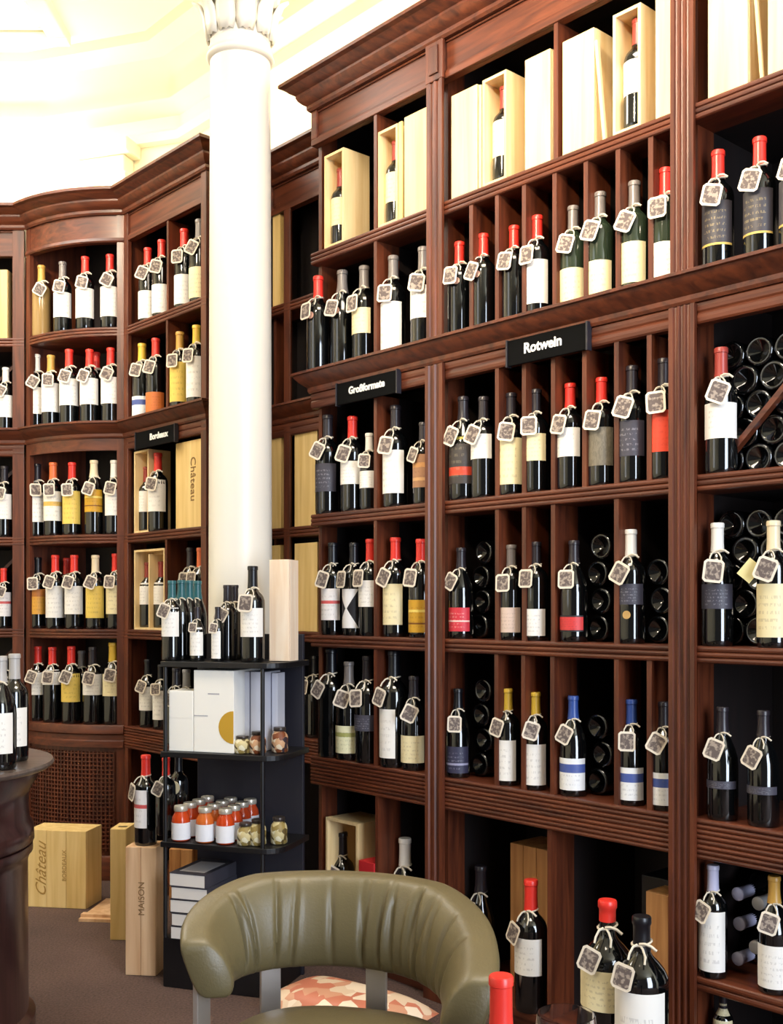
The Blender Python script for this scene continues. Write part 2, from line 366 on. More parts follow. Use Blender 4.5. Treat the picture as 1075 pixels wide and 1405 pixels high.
# ---------------------------------------------------------------- shelving
def reeded(y0, y1, z0, z1, n=3, d=.004):
    """board section with n rounded reeds on its front (y0) edge"""
    pr = [(y1, z0), (y1, z1), (y0+d, z1)]; h = (z1-z0)/n
    for i in range(n):
        a = z1-i*h; pr += [(y0, a-.18*h), (y0-.001, a-.5*h), (y0, a-.82*h), (y0+d, a-h)]
    return pr
def fluted(x0, x1, y0, y1, n=3, d=.007):
    pr = [(x1, y1), (x0, y1), (x0, y0)]; m = (x1-x0)*.14; w_ = (x1-x0-2*m)/n
    for i in range(n):
        a = x0+m+i*w_; pr += [(a+w_*.12, y0), (a+w_*.25, y0+d), (a+w_*.5, y0+d*1.2), (a+w_*.75, y0+d), (a+w_*.88, y0)]
    return pr+[(x1, y0)]
ledge_prof = [(.0006, 1.984), (.004, 1.984), (.008, 1.992), (.008, 2.004), (.016, 2.010), (.03, 2.022), (.042, 2.036), (.046, 2.044), (.055, 2.046), (.055, Z2-.002), (.050, Z2), (.0006, Z2)]
crown_prof = [(.0006, ZFT-.02), (.006, ZFT-.02), (.012, ZFT-.012), (.012, ZFT), (.022, ZFT+.006), (.034, ZFT+.018), (.040, ZFT+.030), (.040, ZFT+.038), (.056, ZFT+.046), (.070, ZFT+.060), (.085, ZFT+.066), (.085, ZC-.004), (.082, ZC), (.0006, ZC)]
def frieze(root, w, x0=0):
    obj('frieze_board', MB().box(x0, w, .012, .03, ZF, ZFT), MH, root)
    fr = MB().box(x0, w, 0, .012, ZF, ZF+.022).box(x0, w, 0, .012, ZFT-.02, ZFT+.0).box(x0, x0+.03, 0, .012, ZF+.022, ZFT-.02).box(w-.03, w, 0, .012, ZF+.022, ZFT-.02)
    fr.box(x0+.03, w-.03, .006, .012, ZF+.022, ZF+.030).box(x0+.03, w-.03, .006, .012, ZFT-.028, ZFT-.02)
    obj('frieze_frame', fr, MH, root, bevel=.002)
def bay(name, s0, s1, n0, label, dividers,  shelves=None, beam=True, side_l=True, side_r=True, side_n=0, depth=.40, plinth=True, root=None, dep2=None):
    W = s1-s0
    r = root or wall_root('shelving_bay', s0, n0, 0, label, 'shelving', None)
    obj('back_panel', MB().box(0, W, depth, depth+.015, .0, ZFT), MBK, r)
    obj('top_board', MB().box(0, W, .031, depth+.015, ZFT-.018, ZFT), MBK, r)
    df = min(.105, depth-.01)
    if side_l:
        obj('side_panel', MB().box(0, .018, max(side_n, .031), df if side_n == 0 else depth, .0, ZFT-.0185), MW, r)
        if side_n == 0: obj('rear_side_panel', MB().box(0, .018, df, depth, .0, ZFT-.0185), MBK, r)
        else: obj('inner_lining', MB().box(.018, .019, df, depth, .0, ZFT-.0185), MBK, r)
    if side_r:
        obj('side_panel', MB().box(W-.018, W, .031, df, .0, ZFT-.0185), MW, r); obj('rear_side_panel', MB().box(W-.018, W, df, depth, .0, ZFT-.0185), MBK, r)
    for z in (shelves or (Z1, Z3, Z4)):
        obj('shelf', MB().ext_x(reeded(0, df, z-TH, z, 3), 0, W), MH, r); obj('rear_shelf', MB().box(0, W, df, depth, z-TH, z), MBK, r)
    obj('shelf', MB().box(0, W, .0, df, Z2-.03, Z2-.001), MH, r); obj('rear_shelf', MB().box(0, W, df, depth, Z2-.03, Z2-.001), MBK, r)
    obj('ledge_fascia', MB().ext_x(reeded(.0, .03, 1.93, 1.985, 2, .003), 0, W), MH, r)
    if beam:
        obj('shelf', MB().box(0, W, .02, depth, Z5-.03, Z5-.001), MH, r)
        obj('reeded_beam', MB().ext_x(reeded(-.002, .02, Z5-.10, Z5, 8, .004), 0, W), MH, r)
    obj('shelf', MB().box(0, W, .0, depth, Z6-.02, Z6), MH, r)
    if plinth: obj('plinth', MB().box(0, W, .02, .04, 0, Z6-.02), MH, r)
    frieze(r, W)
    rows = {1: (Z1, ZF), 2: (Z2, Z1-TH), 3: (Z3, 1.93), 4: (Z4, Z3-TH), 5: (Z5, Z4-TH), 6: (Z6, Z5-.1)}
    for (row, us) in dividers.items():
        for u in us:
            x = S(u, n0)-s0; a, b_ = rows[row]
            obj('divider', MB().box(x-.0075, x+.0075, .004, df, a, b_), MW, r)
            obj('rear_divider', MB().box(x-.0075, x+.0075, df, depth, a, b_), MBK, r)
    return r
sA0, sA1, sB0, sB1, sC0 = S(427), S(588), S(612), S(922), S(958)
sC1 = sC0+(sB1-sB0)*1.05
bayA = bay('A', sA0, sA1+.0385, 0, 'narrow mahogany shelving bay under the large-format sign, beside the recess', {1: [514], 2: [514], 3: [514], 4: [514], 5: [514], 6: [516]}, side_n=.035)
bayB = bay('B', sB0-.0385, sB1+.037, 0, 'wide mahogany shelving bay with slots under the Rotwein sign', {1: [762], 2: [645.5, 681, 718, 760, 803, 847, 892], 3: [681, 718, 758, 801, 845, 890], 4: [681, 718, 758, 845], 5: [680, 717, 757, 845, 890], 6: [753]})
sCi = sC0-.0375
bayC = bay('C', sCi, sC1, 0, 'mahogany shelving bay with diamond rack beyond the fluted pilaster', {1: [1135], 2: []})
# loose lower shelf of bay C and its diagonal rack boards
obj('shelf', MB().ext_x(reeded(.0, .39, .268, .303, 2), .018, sC1-sCi-.018), MH, bayC)
def diag(root, x0, z0, x1, z1, y0=.15, y1=.39, t=.014):
    d = Vector((x1-x0, z1-z0)).normalized(); q = Vector((-d.y, d.x))*t/2
    obj('diagonal_board', MB().hexa([(x0-q.x, y0, z0-q.y), (x1-q.x, y0, z1-q.y), (x1-q.x, y1, z1-q.y), (x0-q.x, y1, z0-q.y), (x0+q.x, y0, z0+q.y), (x1+q.x, y0, z1+q.y), (x1+q.x, y1, z1+q.y), (x0+q.x, y1, z0+q.y)]), MH, root)
def pilaster(s0, s1, label, n_fl, proud=.02):
    W = s1-s0; r = wall_root('pilaster', s0, 0, 0, label, 'pilaster')
    obj('shaft_lower', MB().ext_z(fluted(0, W, -proud, -.0035, n_fl, .0055), .10, 1.98), MW, r)
    obj('shaft_upper', MB().ext_z(fluted(0.004, W-.004, -proud+.002, -.0035, n_fl, .0045), Z2+.001, ZF), MW, r)
    obj('foot_block', MB().box(-.003, W+.003, -proud-.006, -.0035, 0, .10), MW, r, bevel=.002)
    obj('frieze_block', MB().box(0, W, -.014, -.0035, ZF, ZFT-.021).box(W*.25, W*.75, -.019, -.014, ZF+.02, ZFT-.035), MW, r, bevel=.002)
    return r
pilaster(sA1+.0005, sB0-.0005, 'plain reeded mahogany pilaster between the two signed bays', 2, .015)
pilaster(sB1+.0005, sC0-.0005, 'broad fluted mahogany pilaster between the Rotwein bay and the end bay', 3, .015)
# bay D (next to the column, far side)
sD0, sD1 = S(170), S(283)
bayD = bay('D', sD0, sD1, 0, 'mahogany shelving bay partly hidden behind the white column', {1: [229], 2: [228], 4: [227]})
obj('corner_stile', MB().box(0, .036, -.0003, .02, 0, ZFT-.002), MW, bayD, bevel=.002)
obj('corner_stile', MB().box(sD1-sD0-.04, sD1-sD0, -.0003, .02, 0, ZFT-.002), MW, bayD, bevel=.002)
# recess G
NG = .30
sG0, sG1 = sD1+.005, sA0-.004
bayG = bay('G', sG0, sG1, NG, 'narrow recessed shelving bay between the white column and large-format bay', {}, depth=.14, beam=True)
xg = S(394, NG)-sG0
obj('corner_stile', MB().box(xg-.022, xg+.022, -.0004, .01, 0, ZF), MW, bayG, bevel=.002)
# bowed bay E and flat bay F
cE0, cE1 = Vector((-1.705, 5.10)), P(sD0, 0)
ch = cE1-cE0; RE = ch.length/(2*math.sin(math.radians(24)))
mid = (cE0+cE1)/2; nb = Vector((-ch.y, ch.x)).normalized(); cenE = mid+nb*(RE*math.cos(math.radians(24)))
aE0 = math.atan2(cE0.y-cenE.y, cE0.x-cenE.x); aE1 = math.atan2(cE1.y-cenE.y, cE1.x-cenE.x)
if aE1 < aE0: aE1 += 2*PI
def PE(t, n=0):     # t 0..1 along the bow, n depth
    a = aE0+(aE1-aE0)*t; return cenE+Vector((math.cos(a), math.sin(a)))*(RE-n)
def tE(u, n=0):
    lo, hi = -.3, 1.3
    for _ in range(40):
        m = (lo+hi)/2; p = PE(m, n)
        if p.x/p.y*F_PX+U0 < u: lo = m
        else: hi = m
    return (lo+hi)/2
arcE = [PE(i/14) for i in range(15)]
baseE = Vector((cE0.x, cE0.y, 0))
def rel(path): return [p-cE0 for p in path]
bayE = empty('bowed_shelving_bay', baseE, 0, 'bowed mahogany corner shelving bay with a lattice panel at its foot', 'shelving')
def curved(name, prof, mat=MH, path=None, sm=True): return obj(name, MB().sweep(rel(path or arcE), prof), mat, bayE, smooth=sm, ang=35)
def flip(pr): return [(-a, b) for a, b in pr]
for z in (Z1, Z3, Z4):
    curved('shelf', flip(reeded(0, .30, z-TH, z, 3)))
curved('shelf', [(0, Z2-.03), (0, Z2-.001), (-.30, Z2-.001), (-.30, Z2-.03)])
curved('shelf', [(0, Z5-.03), (0, Z5-.001), (-.30, Z5-.001), (-.30, Z5-.03)])
curved('ledge_fascia', [(0, 1.93), (0, 1.985), (-.02, 1.985), (-.02, 1.93)])
curved('frieze_board', [(-.004, ZF), (-.004, ZFT), (-.03, ZFT), (-.03, ZF)])
curved('frieze_frame', [(0.002, ZF), (0.006, ZF+.006), (.002, ZF+.02), (-.004, ZF+.022), (-.004, ZF)])
curved('reeded_beam', [(0, Z5-.10), (.012, Z5-.10), (.012, Z5-.072), (.004, Z5-.066), (.004, Z5-.045), (.012, Z5-.038), (.012, Z5-.006), (.008, Z5), (-.02, Z5), (-.02, Z5-.10)])
curved('top_board', [(-.02, ZFT-.02), (-.02, ZFT-.002), (-.315, ZFT-.002), (-.315, ZFT-.02)], MBK)
curved('back_panel', [(-.30, 0), (-.30, ZFT), (-.315, ZFT), (-.315, 0)], MBK)
curved('lower_panel', [(-.008, .10), (-.008, Z5-.10), (-.02, Z5-.10), (-.02, .10)], MW)
curved('plinth', [(.006, 0), (.006, .10), (0, .11), (-.03, .11), (-.03, 0)])
# woven lattice: upright and level slats over the panel
lat = MB()
for i in range(26):
    t = .08+.84*i/25; a = PE(t, .005)-cE0; d = (PE(t+.01)-PE(t-.01)).normalized(); q = Vector((d.y, -d.x))
    lat_pts = [a-d*.0035, a+d*.0035, a+d*.0035+q*.006, a-d*.0035+q*.006]; lat_pts = lat_pts[::-1]
    lat.hexa([(p.x, p.y, .13) for p in lat_pts]+[(p.x, p.y, Z5-.12) for p in lat_pts])
for k in range(24):
    z = .14+k*.0185
    lat.sweep(rel([PE(.08+.84*i/10) for i in range(11)]), [(-.004, z), (.003, z+.001), (.003, z+.006), (-.004, z+.007)])
lo = obj('lattice', lat, MW, bayE); lo['kind'] = 'stuff'
for t0, t1 in ((0, .06), (.945, 1)):
    curved('corner_stile', [(.0003, 0), (.0003, ZFT-.002), (-.02, ZFT-.002), (-.02, 0)], MW, [PE(t0+(t1-t0)*i/4) for i in range(5)])
for t in (.012, .988):
    a, b_ = PE(t, .02)-cE0, PE(t, .30)-cE0; d = (b_-a).normalized(); q = Vector((-d.y, d.x))*.008
    p4 = [a-q, b_-q, b_+q, a+q]; obj('side_panel', MB().hexa([(p.x, p.y, 0.0) for p in p4]+[(p.x, p.y, ZFT-.021) for p in p4]), MW, bayE)
F0 = Vector((-2.75, 5.10)); WF = cE0.x-F0.x-.01
bayF = empty('shelving_bay', (F0.x, F0.y, 0), 0, 'flat mahogany shelving bay at the far end beside the bowed bay', 'shelving')
bay('F', 0, WF, 0, '', {}, root=bayF)
obj('corner_stile', MB().box(WF-.055, WF, -.0003, .02, 0, ZFT-.002), MW, bayF, bevel=.002)
for z in (Z2, Z3, Z4, Z5): diag(bayF, WF-.42, z+.01, WF-.07, z+.36, .15, .38)

# crown and ledge runs
arcG = [P(sA0-.26+.25*math.sin(i/10*PI/2), NG-.25+.25*math.cos(i/10*PI/2)) for i in range(11)]
run1 = [F0]+arcE[:-1]+[P(sD0, 0), P(sD1, 0), P(sD1, NG-.01)]
run2 = [P(sG0, NG)]+arcG+[P(sA0-.01+.009, .04), P(sA0, 0), P(sC1, 0)]
run2b = [P(sG0, NG), P(sA0-.002, NG), P(sA0-.002, .0), P(sC1, 0)]
for path, prof, lab, cat in ((run1, crown_prof, 'mahogany crown moulding over the bowed bay, turning back at the white column', 'crown moulding'),
                             (run2, crown_prof, 'mahogany crown moulding over the signed bays with concave curve by the column', 'crown moulding'),
                             (run1, ledge_prof, 'mahogany ledge moulding at mid height round the bowed bay', 'ledge moulding'),
                             (run2b, ledge_prof, 'mahogany ledge moulding carrying the black signs', 'ledge moulding')):
    tag(obj('crown_moulding' if prof is crown_prof else 'ledge_moulding', MB().sweep(path, prof), MH, smooth=True, ang=22), lab, cat)

# ---------------------------------------------------------------- bottles
def bprof(shape):
    if shape == 'burg':
        return [(.030,.002),(.038,.0),(.0405,.005),(.041,.02),(.041,.145),(.0395,.165),(.034,.185),(.026,.205),(.019,.222),(.0155,.24),(.0142,.26),(.014,.287),(.0158,.288),(.0158,.297),(.012,.2985)]
    if shape == 'big':
        return [(.028,.002),(.035,.0),(.037,.004),(.0378,.012),(.0378,.206),(.0366,.216),(.032,.226),(.024,.236),(.016,.244),(.0125,.250),(.0115,.258),(.0110,.290),(.0125,.291),(.0125,.298),(.0100,.2990)]
    if shape == 'slim':
        return [(.028,.002),(.034,.0),(.036,.005),(.0362,.02),(.0362,.16),(.034,.18),(.027,.205),(.020,.225),(.016,.245),(.0142,.265),(.014,.287),(.0158,.288),(.0158,.297),(.012,.2985)]
    return [(.028,.002),(.035,.0),(.037,.004),(.0378,.014),(.0378,.182),(.0368,.193),(.033,.204),(.026,.213),(.019,.220),(.0158,.228),(.0146,.240),(.014,.287),(.0158,.288),(.0158,.297),(.012,.2985)]
_me = {}
def cached(key, fn):
    if key not in _me: _me[key] = fn()
    return _me[key]
def rad_at(shape, z):
    p = bprof(shape)[2:]
    for (r0, z0), (r1, z1) in zip(p, p[1:]):
        if z0 <= z <= z1: return r0+(r1-r0)*(z-z0)/(z1-z0+1e-9)
    return .0145
def label_mesh(shape, lo, hi, arc, mat, off=.0006):
    n = 14; m_ = 5; me = bpy.data.meshes.new('paper_label'); vs = []; fs = []; uvs = []
    for i in range(n+1):
        a = -PI/2+math.radians(arc)*(i/n-.5)*2
        for j in range(m_+1):
            z = .3*(lo+(hi-lo)*j/m_); r0 = rad_at(shape, z)+off; vs.append((r0*math.cos(a), r0*math.sin(a), z))
    for i in range(n):
        for j in range(m_):
            q = i*(m_+1)+j; fs.append((q, q+m_+1, q+m_+2, q+1)); uvs += [(i/n, j/m_), ((i+1)/n, j/m_), ((i+1)/n, (j+1)/m_), (i/n, (j+1)/m_)]
    me.from_pydata(vs, [], fs); l = me.uv_layers.new(name='UVMap')
    for k, q in enumerate(uvs): l.data[k].uv = q
    me.polygons.foreach_set('use_smooth', [True]*len(fs)); me.materials.append(mat); return me
def tag_meshes():
    def rr(w_, h_, y0, y1, c=.006):
        xy = [(-w_+c, -h_), (w_-c, -h_), (w_, -h_+c), (w_, h_-c), (w_-c, h_), (-w_+c, h_), (-w_, h_-c), (-w_, -h_+c)]
        return MB().prism(xy, lambda p, q, t: (p, t, q), y1, y0)
    card = rr(.0215, .025, -.0012, .0).mesh('price_tag', TAGC)
    face = rr(.0165, .0195, -.0018, -.0011, .003).mesh('chalk_face', CHALK)
    st = MB(); ring = [(.0165*math.cos(a), .0165*math.sin(a), .229+.004*math.sin(a+1)) for a in [2*PI*k/12 for k in range(13)]]
    st.tube(ring, .0020, 5)
    st.tube([(-.004, -.0165, .229), (-.010, -.023, .226), (-.014, -.031, .217), (-.015, -.0365, .208)], .0020, 5)
    st.tube([(.0, -.0165, .230), (.010, -.022, .233), (.020, -.024, .231), (.029, -.023, .224)], .0026, 5)
    st.tube([(.0, -.0165, .229), (.006, -.022, .224), (.012, -.03, .214), (.012, -.036, .203)], .0020, 5)
    return card, face, st.mesh('string', STRING, True, 60)
TAGM = tag_meshes()
CAPW = dict(red='red', dark='dark', grey='grey', cream='cream', gold='gold', yellow='yellow', blue='blue', white='white', orange='orange', brick='brick-red', teal='teal', lavender='pale lavender', black='black', silver='silver')
LABW = dict(white='white', cream='cream', yellow='yellow', gold='golden', black='black', slate='dark grey', red='red', redorange='red-orange', navy='navy', tan='tan floral',
            whiteblue='white-and-blue', whitered='red-striped white', redband='red-banded dark', greypat='grey patterned', pink='pinkish', redstripe='narrow red', orange='orange',
            orangeyellow='orange-yellow', creamgreen='cream-green', whitegold='white-and-gold', bowtie='black-and-white bowtie')
def bottle(xy, z, H, cap, lab, lo=.25, hi=.55, face=None, label='', group=None, shape='bord', glass=None, arc=72, tagged=True, booklet=False, capf=.235, name='wine_bottle', seal=None, tilt=None):
    k = H/.3; tk = min(1.12, 1.2/k)
    if face is None: face = ANG+R.uniform(.12, .5)
    r = empty(name, (xy.x, xy.y, z+.0008), face, label, 'bottle', group); r.scale = (k, k, k)
    g = glass or GLASSK
    def body():
        return MB().lathe(bprof(shape), 24).mesh('glass_body', g, True, 50)
    link('glass_body', cached(('b', shape, g.name), body), r)
    def capm():
        z0 = .3*(1-capf); pr = [(rad_at(shape, z0)+.0008, z0)]+[(rad_at(shape, z0+(.287-z0)*i/3)+.0008, z0+(.287-z0)*i/3) for i in (1, 2)]+[(.0150, .2865), (.0166, .2878), (.0166, .2975), (.0150, .3), (.006, .3003)]
        if shape == 'big': pr = pr[:-5]+[(.0122, .287), (.0138, .290), (.0138, .2975), (.0125, .3), (.004, .3003)]
        return MB().lathe(pr, 20).mesh('capsule', cap_mat(cap), True, 50)
    link('capsule', cached(('c', shape, cap, round(capf, 3)), capm), r)
    if lab and lab != 'none':
        link('paper_label', cached(('l', shape, lab, round(lo, 2), round(hi, 2), arc), lambda: label_mesh(shape, max(lo, .03), hi, arc, label_mat(lab))), r)
    if seal:
        sm = flat('seal_'+seal, srgb(*dict(gold=(190, 150, 90), rose=(196, 150, 130))[seal]), .4)
        def sl():
            m = MB(); zc, rr0 = (.075 if seal == 'gold' else .215*.8), .011; vs = [(0, -rad_at(shape, zc)-.001, zc)]
            for q in range(16):
                a = 2*PI*q/16; xx = rr0*math.cos(a); zz = zc+rr0*math.sin(a); rr_ = rad_at(shape, zz)+.001
                vs.append((xx, -math.sqrt(max(1e-6, rr_*rr_-xx*xx)), zz))
            return m.add(vs, [(0, 1+(q+1) % 16, 1+q) for q in range(16)]).mesh('round_seal', sm)
        link('round_seal', cached(('s', shape, seal), sl), r)
    if booklet:
        bk = link('neck_booklet', cached(('bk',), lambda: MB().box(-.019, .019, -.002, 0, -.024, .024).mesh('neck_booklet', flat('booklet_cream', srgb(232, 220, 160), .7))), r, (-.045, -.034, .182)); bk.rotation_euler = (0, .7, .1)
    if tagged:
        ta = R.uniform(-.55, .3) if tilt is None else tilt
        tr = link('price_tag', TAGM[0], r, (ta*.022-.006, -.0455+abs(ta)*.004, .184+R.uniform(-.006, .006)))
        tr.scale = (tk,)*3; tr.rotation_euler = (-.12, R.uniform(-.1, .5), ta*.7+.1)
        link('chalk_face', TAGM[1], tr); st = link('string', TAGM[2], r)
        if shape == 'big': st.scale = (.85, .85, .85); st.location.z = .068; tr.location = (ta*.014-.012, -.037, .222)
    return r
ORD = ['first', 'second', 'third', 'fourth', 'fifth', 'sixth', 'seventh', 'eighth', 'ninth', 'tenth', 'eleventh']
SHN = {1: 'top shelf', 2: 'second shelf', 3: 'third shelf', 4: 'fourth shelf', 5: 'fifth shelf', 6: 'bottom shelf'}
RZ = {1: Z1, 2: Z2, 3: Z3, 4: Z4, 5: Z5, 6: Z6}
def lab_of(cap, lab, i, row, where):
    a = f'{CAPW[cap]}-capped bottle' + (f' with {LABW[lab]} label' if lab != 'none' else ' without paper label')
    return f'{a}, {ORD[i]} from column, {SHN[row]}, {where}'
def row(where, rw, items, rev=False, frame='W', n=.045, ns=None, z=None):
    its = sorted(items, key=lambda t: -t[0] if rev else t[0])
    for i, it in enumerate(its):
        u, vt, cap, lab = it[:4]; lo, hi = it[4:6] if len(it) > 5 else (.25, .55); kw = dict(it[6]) if len(it) > 6 else {}
        nn = kw.pop('n', n); zz = z if z is not None else RZ[rw]
        if frame == 'W': p = P(S(u, nn), nn); fc = R.uniform(-.35, -.1) if rev else None
        elif frame == 'E':
            t = tE(u, nn); p = PE(t, nn); fc = R.uniform(.0, .25)
        else: p = XY(u, F0.y+nn); fc = R.uniform(-.1, .3)
        H = zv(vt, p.y)-zz; H = max(.2, min(.46, H))
        bottle(p, zz, H, cap, lab, lo, hi, face=kw.pop('face', fc), label=lab_of(cap, lab, i, rw, where), group=f'bottles on the {SHN[rw]} of the {where}', **kw)
A_, B_, C_, D_, E_, F_ = 'large-format bay', 'Rotwein bay', 'end bay', 'bay behind column', 'bowed bay', 'far corner bay'
G1 = dict(glass=GLASSG); GA = dict(glass=GLASSA)
row(A_, 2, [(437, 380, 'red', 'none', 0, 0, dict(seal='rose', n=.015)), (470, 372, 'grey', 'none', 0, 0, dict(seal='rose', shape='slim')), (500, 366, 'grey', 'cream', .29, .55), (540, 352, 'grey', 'white', .05, .52), (581, 340, 'grey', 'white', .28, .6)])
row(B_, 2, [(631, 333, 'red', 'none', 0, 0, dict(seal='rose')), (664, 322, 'red', 'none', 0, 0, dict(seal='rose')), (706, 311, 'red', 'none', 0, 0, dict(seal='rose')), (738, 297, 'red', 'white', .13, .55),
            (787, 284, 'grey', 'cream', .03, .38, G1), (824, 265, 'grey', 'cream', .03, .36, G1), (871, 250, 'grey', 'cream', .08, .44, dict(glass=GLASSG)), (914, 232, 'red', 'white', .06, .35, G1)])
row(C_, 2, [(986, 208, 'red', 'black', .2, .56, dict(seal='rose')), (1043, 190, 'red', 'black', .2, .56), (1092, 175, 'red', 'black', .2, .56)])
row(A_, 3, [(450, 570, 'dark', 'slate', .22, .5), (484, 572, 'red', 'white', .28, .52), (507, 595, 'white', 'white', .28, .5), (543, 557, 'dark', 'white', .13, .55), (581, 580, 'dark', 'tan', .2, .6)])
row(B_, 3, [(636, 545, 'dark', 'redband', .15, .6, dict(shape='burg')), (664, 545, 'dark', 'white', .38, .62), (702, 540, 'dark', 'cream', .1, .55), (736, 535, 'dark', 'cream', .3, .56), (783, 527, 'red', 'white', .3, .57),
            (826, 519, 'red', 'greypat', .18, .53), (868, 503, 'dark', 'slate', .22, .52), (911, 493, 'dark', 'redorange', .22, .56)])
row(C_, 3, [(990, 478, 'brick', 'white', .27, .55)])
row(A_, 4, [(457, 745, 'black', 'whitered', .16, .5), (486, 745, 'black', 'bowtie', .08, .5), (509, 740, 'red', 'white', .3, .57), (543, 738, 'red', 'cream', .12, .53), (578, 740, 'red', 'gold', .05, .38)])
row(B_, 4, [(633, 752, 'dark', 'red', .08, .34, dict(shape='burg')), (702, 748, 'grey', 'pink', .08, .34), (736, 744, 'dark', 'white', .05, .32), (788, 742, 'dark', 'redstripe', .1, .26, dict(shape='burg')),
            (866, 727, 'white', 'slate', .34, .52, dict(seal='gold'))])
row(C_, 4, [(985, 718, 'white', 'slate', .3, .5), (1062, 715, 'cream', 'cream', .08, .5, dict(booklet=True))])
row(A_, 5, [(455, 890, 'black', 'none'), (479, 908, 'grey', 'creamgreen', .07, .35, dict(shape='burg')), (505, 900, 'dark', 'slate', .3, .45), (541, 893, 'black', 'white', .08, .5, dict(arc=45)), (568, 928, 'dark', 'cream', .08, .37, dict(shape='burg', face=ANG+.5))])
row(B_, 5, [(629, 945, 'black', 'navy', .05, .35, dict(shape='burg')), (697, 945, 'yellow', 'white', .05, .47), (735, 950, 'yellow', 'white', .05, .47), (787, 955, 'blue', 'whiteblue', .06, .38, dict(shape='burg')), (867, 960, 'blue', 'whiteblue', .05, .36), (911, 963, 'dark', 'whiteblue', .05, .35)])
row(C_, 5, [(992, 970, 'dark', 'slate', .28, .35, dict(shape='burg')), (1048, 975, 'dark', 'slate', .28, .35, dict(shape='burg'))])
row(D_, 1, [(203, 341, 'red', 'white', .03, .4), (222, 330, 'red', 'white', .03, .4), (253, 315, 'red', 'white', .03, .4), (274, 302, 'grey', 'cream', .03, .4)], True)
row(D_, 2, [(195, 472, 'yellow', 'whiteblue', .05, .3), (214, 465, 'red', 'orange', .05, .3), (247, 456, 'gold', 'yellow', .1, .6), (270, 447, 'yellow', 'white', .1, .6)], True)
row(D_, 3, [(217, 622, 'red', 'white', .25, .65)], True)
row(D_, 4, [(262, 752, 'dark', 'none'), (276, 752, 'orange', 'none')], True)
row(D_, 5, [(203, 905, 'black', 'white', .25, .6), (221, 912, 'black', 'white', .15, .6)], True)
row(E_, 1, [(57, 365, 'gold', 'none', 0, 0, GA), (86, 360, 'grey', 'white', .2, .55), (117, 353, 'red', 'white', .15, .55), (151, 350, 'red', 'white', .15, .55)], True, 'E', .05)
row(E_, 2, [(50, 487, 'white', 'white', .2, .55), (70, 488, 'gold', 'white', .2, .6), (95, 480, 'red', 'white', .25, .6), (123, 480, 'red', 'white', .25, .6), (132, 484, 'red', 'none', 0, 0, dict(n=.15)), (152, 478, 'red', 'white', .25, .6)], True, 'E', .05)
row(E_, 3, [(51, 637, 'dark', 'white', .2, .6), (73, 635, 'orange', 'whitegold', .2, .6), (99, 635, 'red', 'yellow', .15, .6), (129, 632, 'cream', 'gold', .3, .6, dict(shape='slim')), (157, 632, 'white', 'white', .25, .6)], True, 'E', .05)
row(E_, 4, [(52, 765, 'black', 'orangeyellow', .2, .55), (76, 762, 'red', 'white', .15, .58), (92, 766, 'red', 'none', 0, 0, dict(n=.15)), (102, 762, 'red', 'white', .2, .58), (131, 762, 'cream', 'yellow', .15, .58), (159, 760, 'red', 'cream', .2, .58)], True, 'E', .05)
row(E_, 5, [(52, 887, 'red', 'white', .35, .65), (72, 888, 'red', 'white', .5, .7), (98, 887, 'red', 'yellow', .28, .65), (112, 893, 'grey', 'none', 0, 0, dict(n=.16)), (127, 888, 'dark', 'white', .38, .65), (155, 882, 'yellow', 'cream', .35, .62)], True, 'E', .05)
row(F_, 2, [(8, 505, 'white', 'white', .2, .55)], True, 'F', .05)
row(F_, 3, [(6, 640, 'dark', 'white', .25, .6)], True, 'F', .05)
row(F_, 4, [(5, 780, 'red', 'whitered', .2, .6)], True, 'F', .05)
row(F_, 5, [(6, 900, 'silver', 'none')], True, 'F', .05)
# G recess dark bottles
row('recess', 5, [(418, 905, 'black', 'none', 0, 0, dict(n=NG+.06)), (433, 900, 'black', 'none', 0, 0, dict(n=NG+.06))])

# bottles lying in stacks, their punted feet outward
def punt_body():
    pr = [(.002, .018), (.016, .012), (.026, .003), (.031, 0), (.0355, .002), (.0378, .008), (.0378, .182), (.0368, .193), (.026, .213), (.0158, .228), (.014, .287), (.0158, .297), (.008, .299)]
    return MB().lathe(pr, 20, caps=False).mesh('glass_body', GLASSK, True, 60)
def lying(p, z, label, group, cap='dark', capout=False, dr=0):
    r = empty('wine_bottle', (p.x, p.y, z), 0, label, 'bottle', group)
    a = ANG+dr
    # local +z (base -> neck) points into the wall, or outward when the capsule faces the room
    d = Vector((-math.sin(a), math.cos(a), 0))*(-1 if capout else 1)
    r.rotation_mode = 'QUATERNION'; r.rotation_quaternion = d.to_track_quat('Z', 'Y')
    link('glass_body', cached(('punt',), punt_body), r)
    link('capsule', cached(('cl', cap), lambda: MB().lathe([(.0155, .232), (.0152, .286), (.0168, .288), (.0168, .298), (.014, .3003), (.003, .3005)], 18).mesh('capsule', cap_mat(cap), True, 50)), r)
def stack(s0, cols, z0, rows_, label, group, n=.085, skip=()):
    dx = .0765; dz = .0665
    for j in range(rows_):
        for i in range(cols-(j % 2)):
            if (i, j) in skip: continue
            x = s0+i*dx+(dx/2 if j % 2 else 0)
            lying(P(x, n+R.uniform(-.003, .003)), z0+.0385+j*dz, label, group)
def stack1(u, rw, rows_, bay_, by, nn=.09):
    s0 = S(u, nn)
    for j in range(rows_):
        w_ = ['lowest', 'second from bottom', 'third from bottom', 'fourth from bottom', 'topmost'][4 if j == rows_-1 else j]
        lying(P(s0+(.006 if j % 2 else -.006), nn+R.uniform(-.005, .005)), RZ[rw]+.0385+j*.0765,
              f'dark bottle lying foot outward, {w_} in the stack {by}', f'lying bottles stacked {by}')
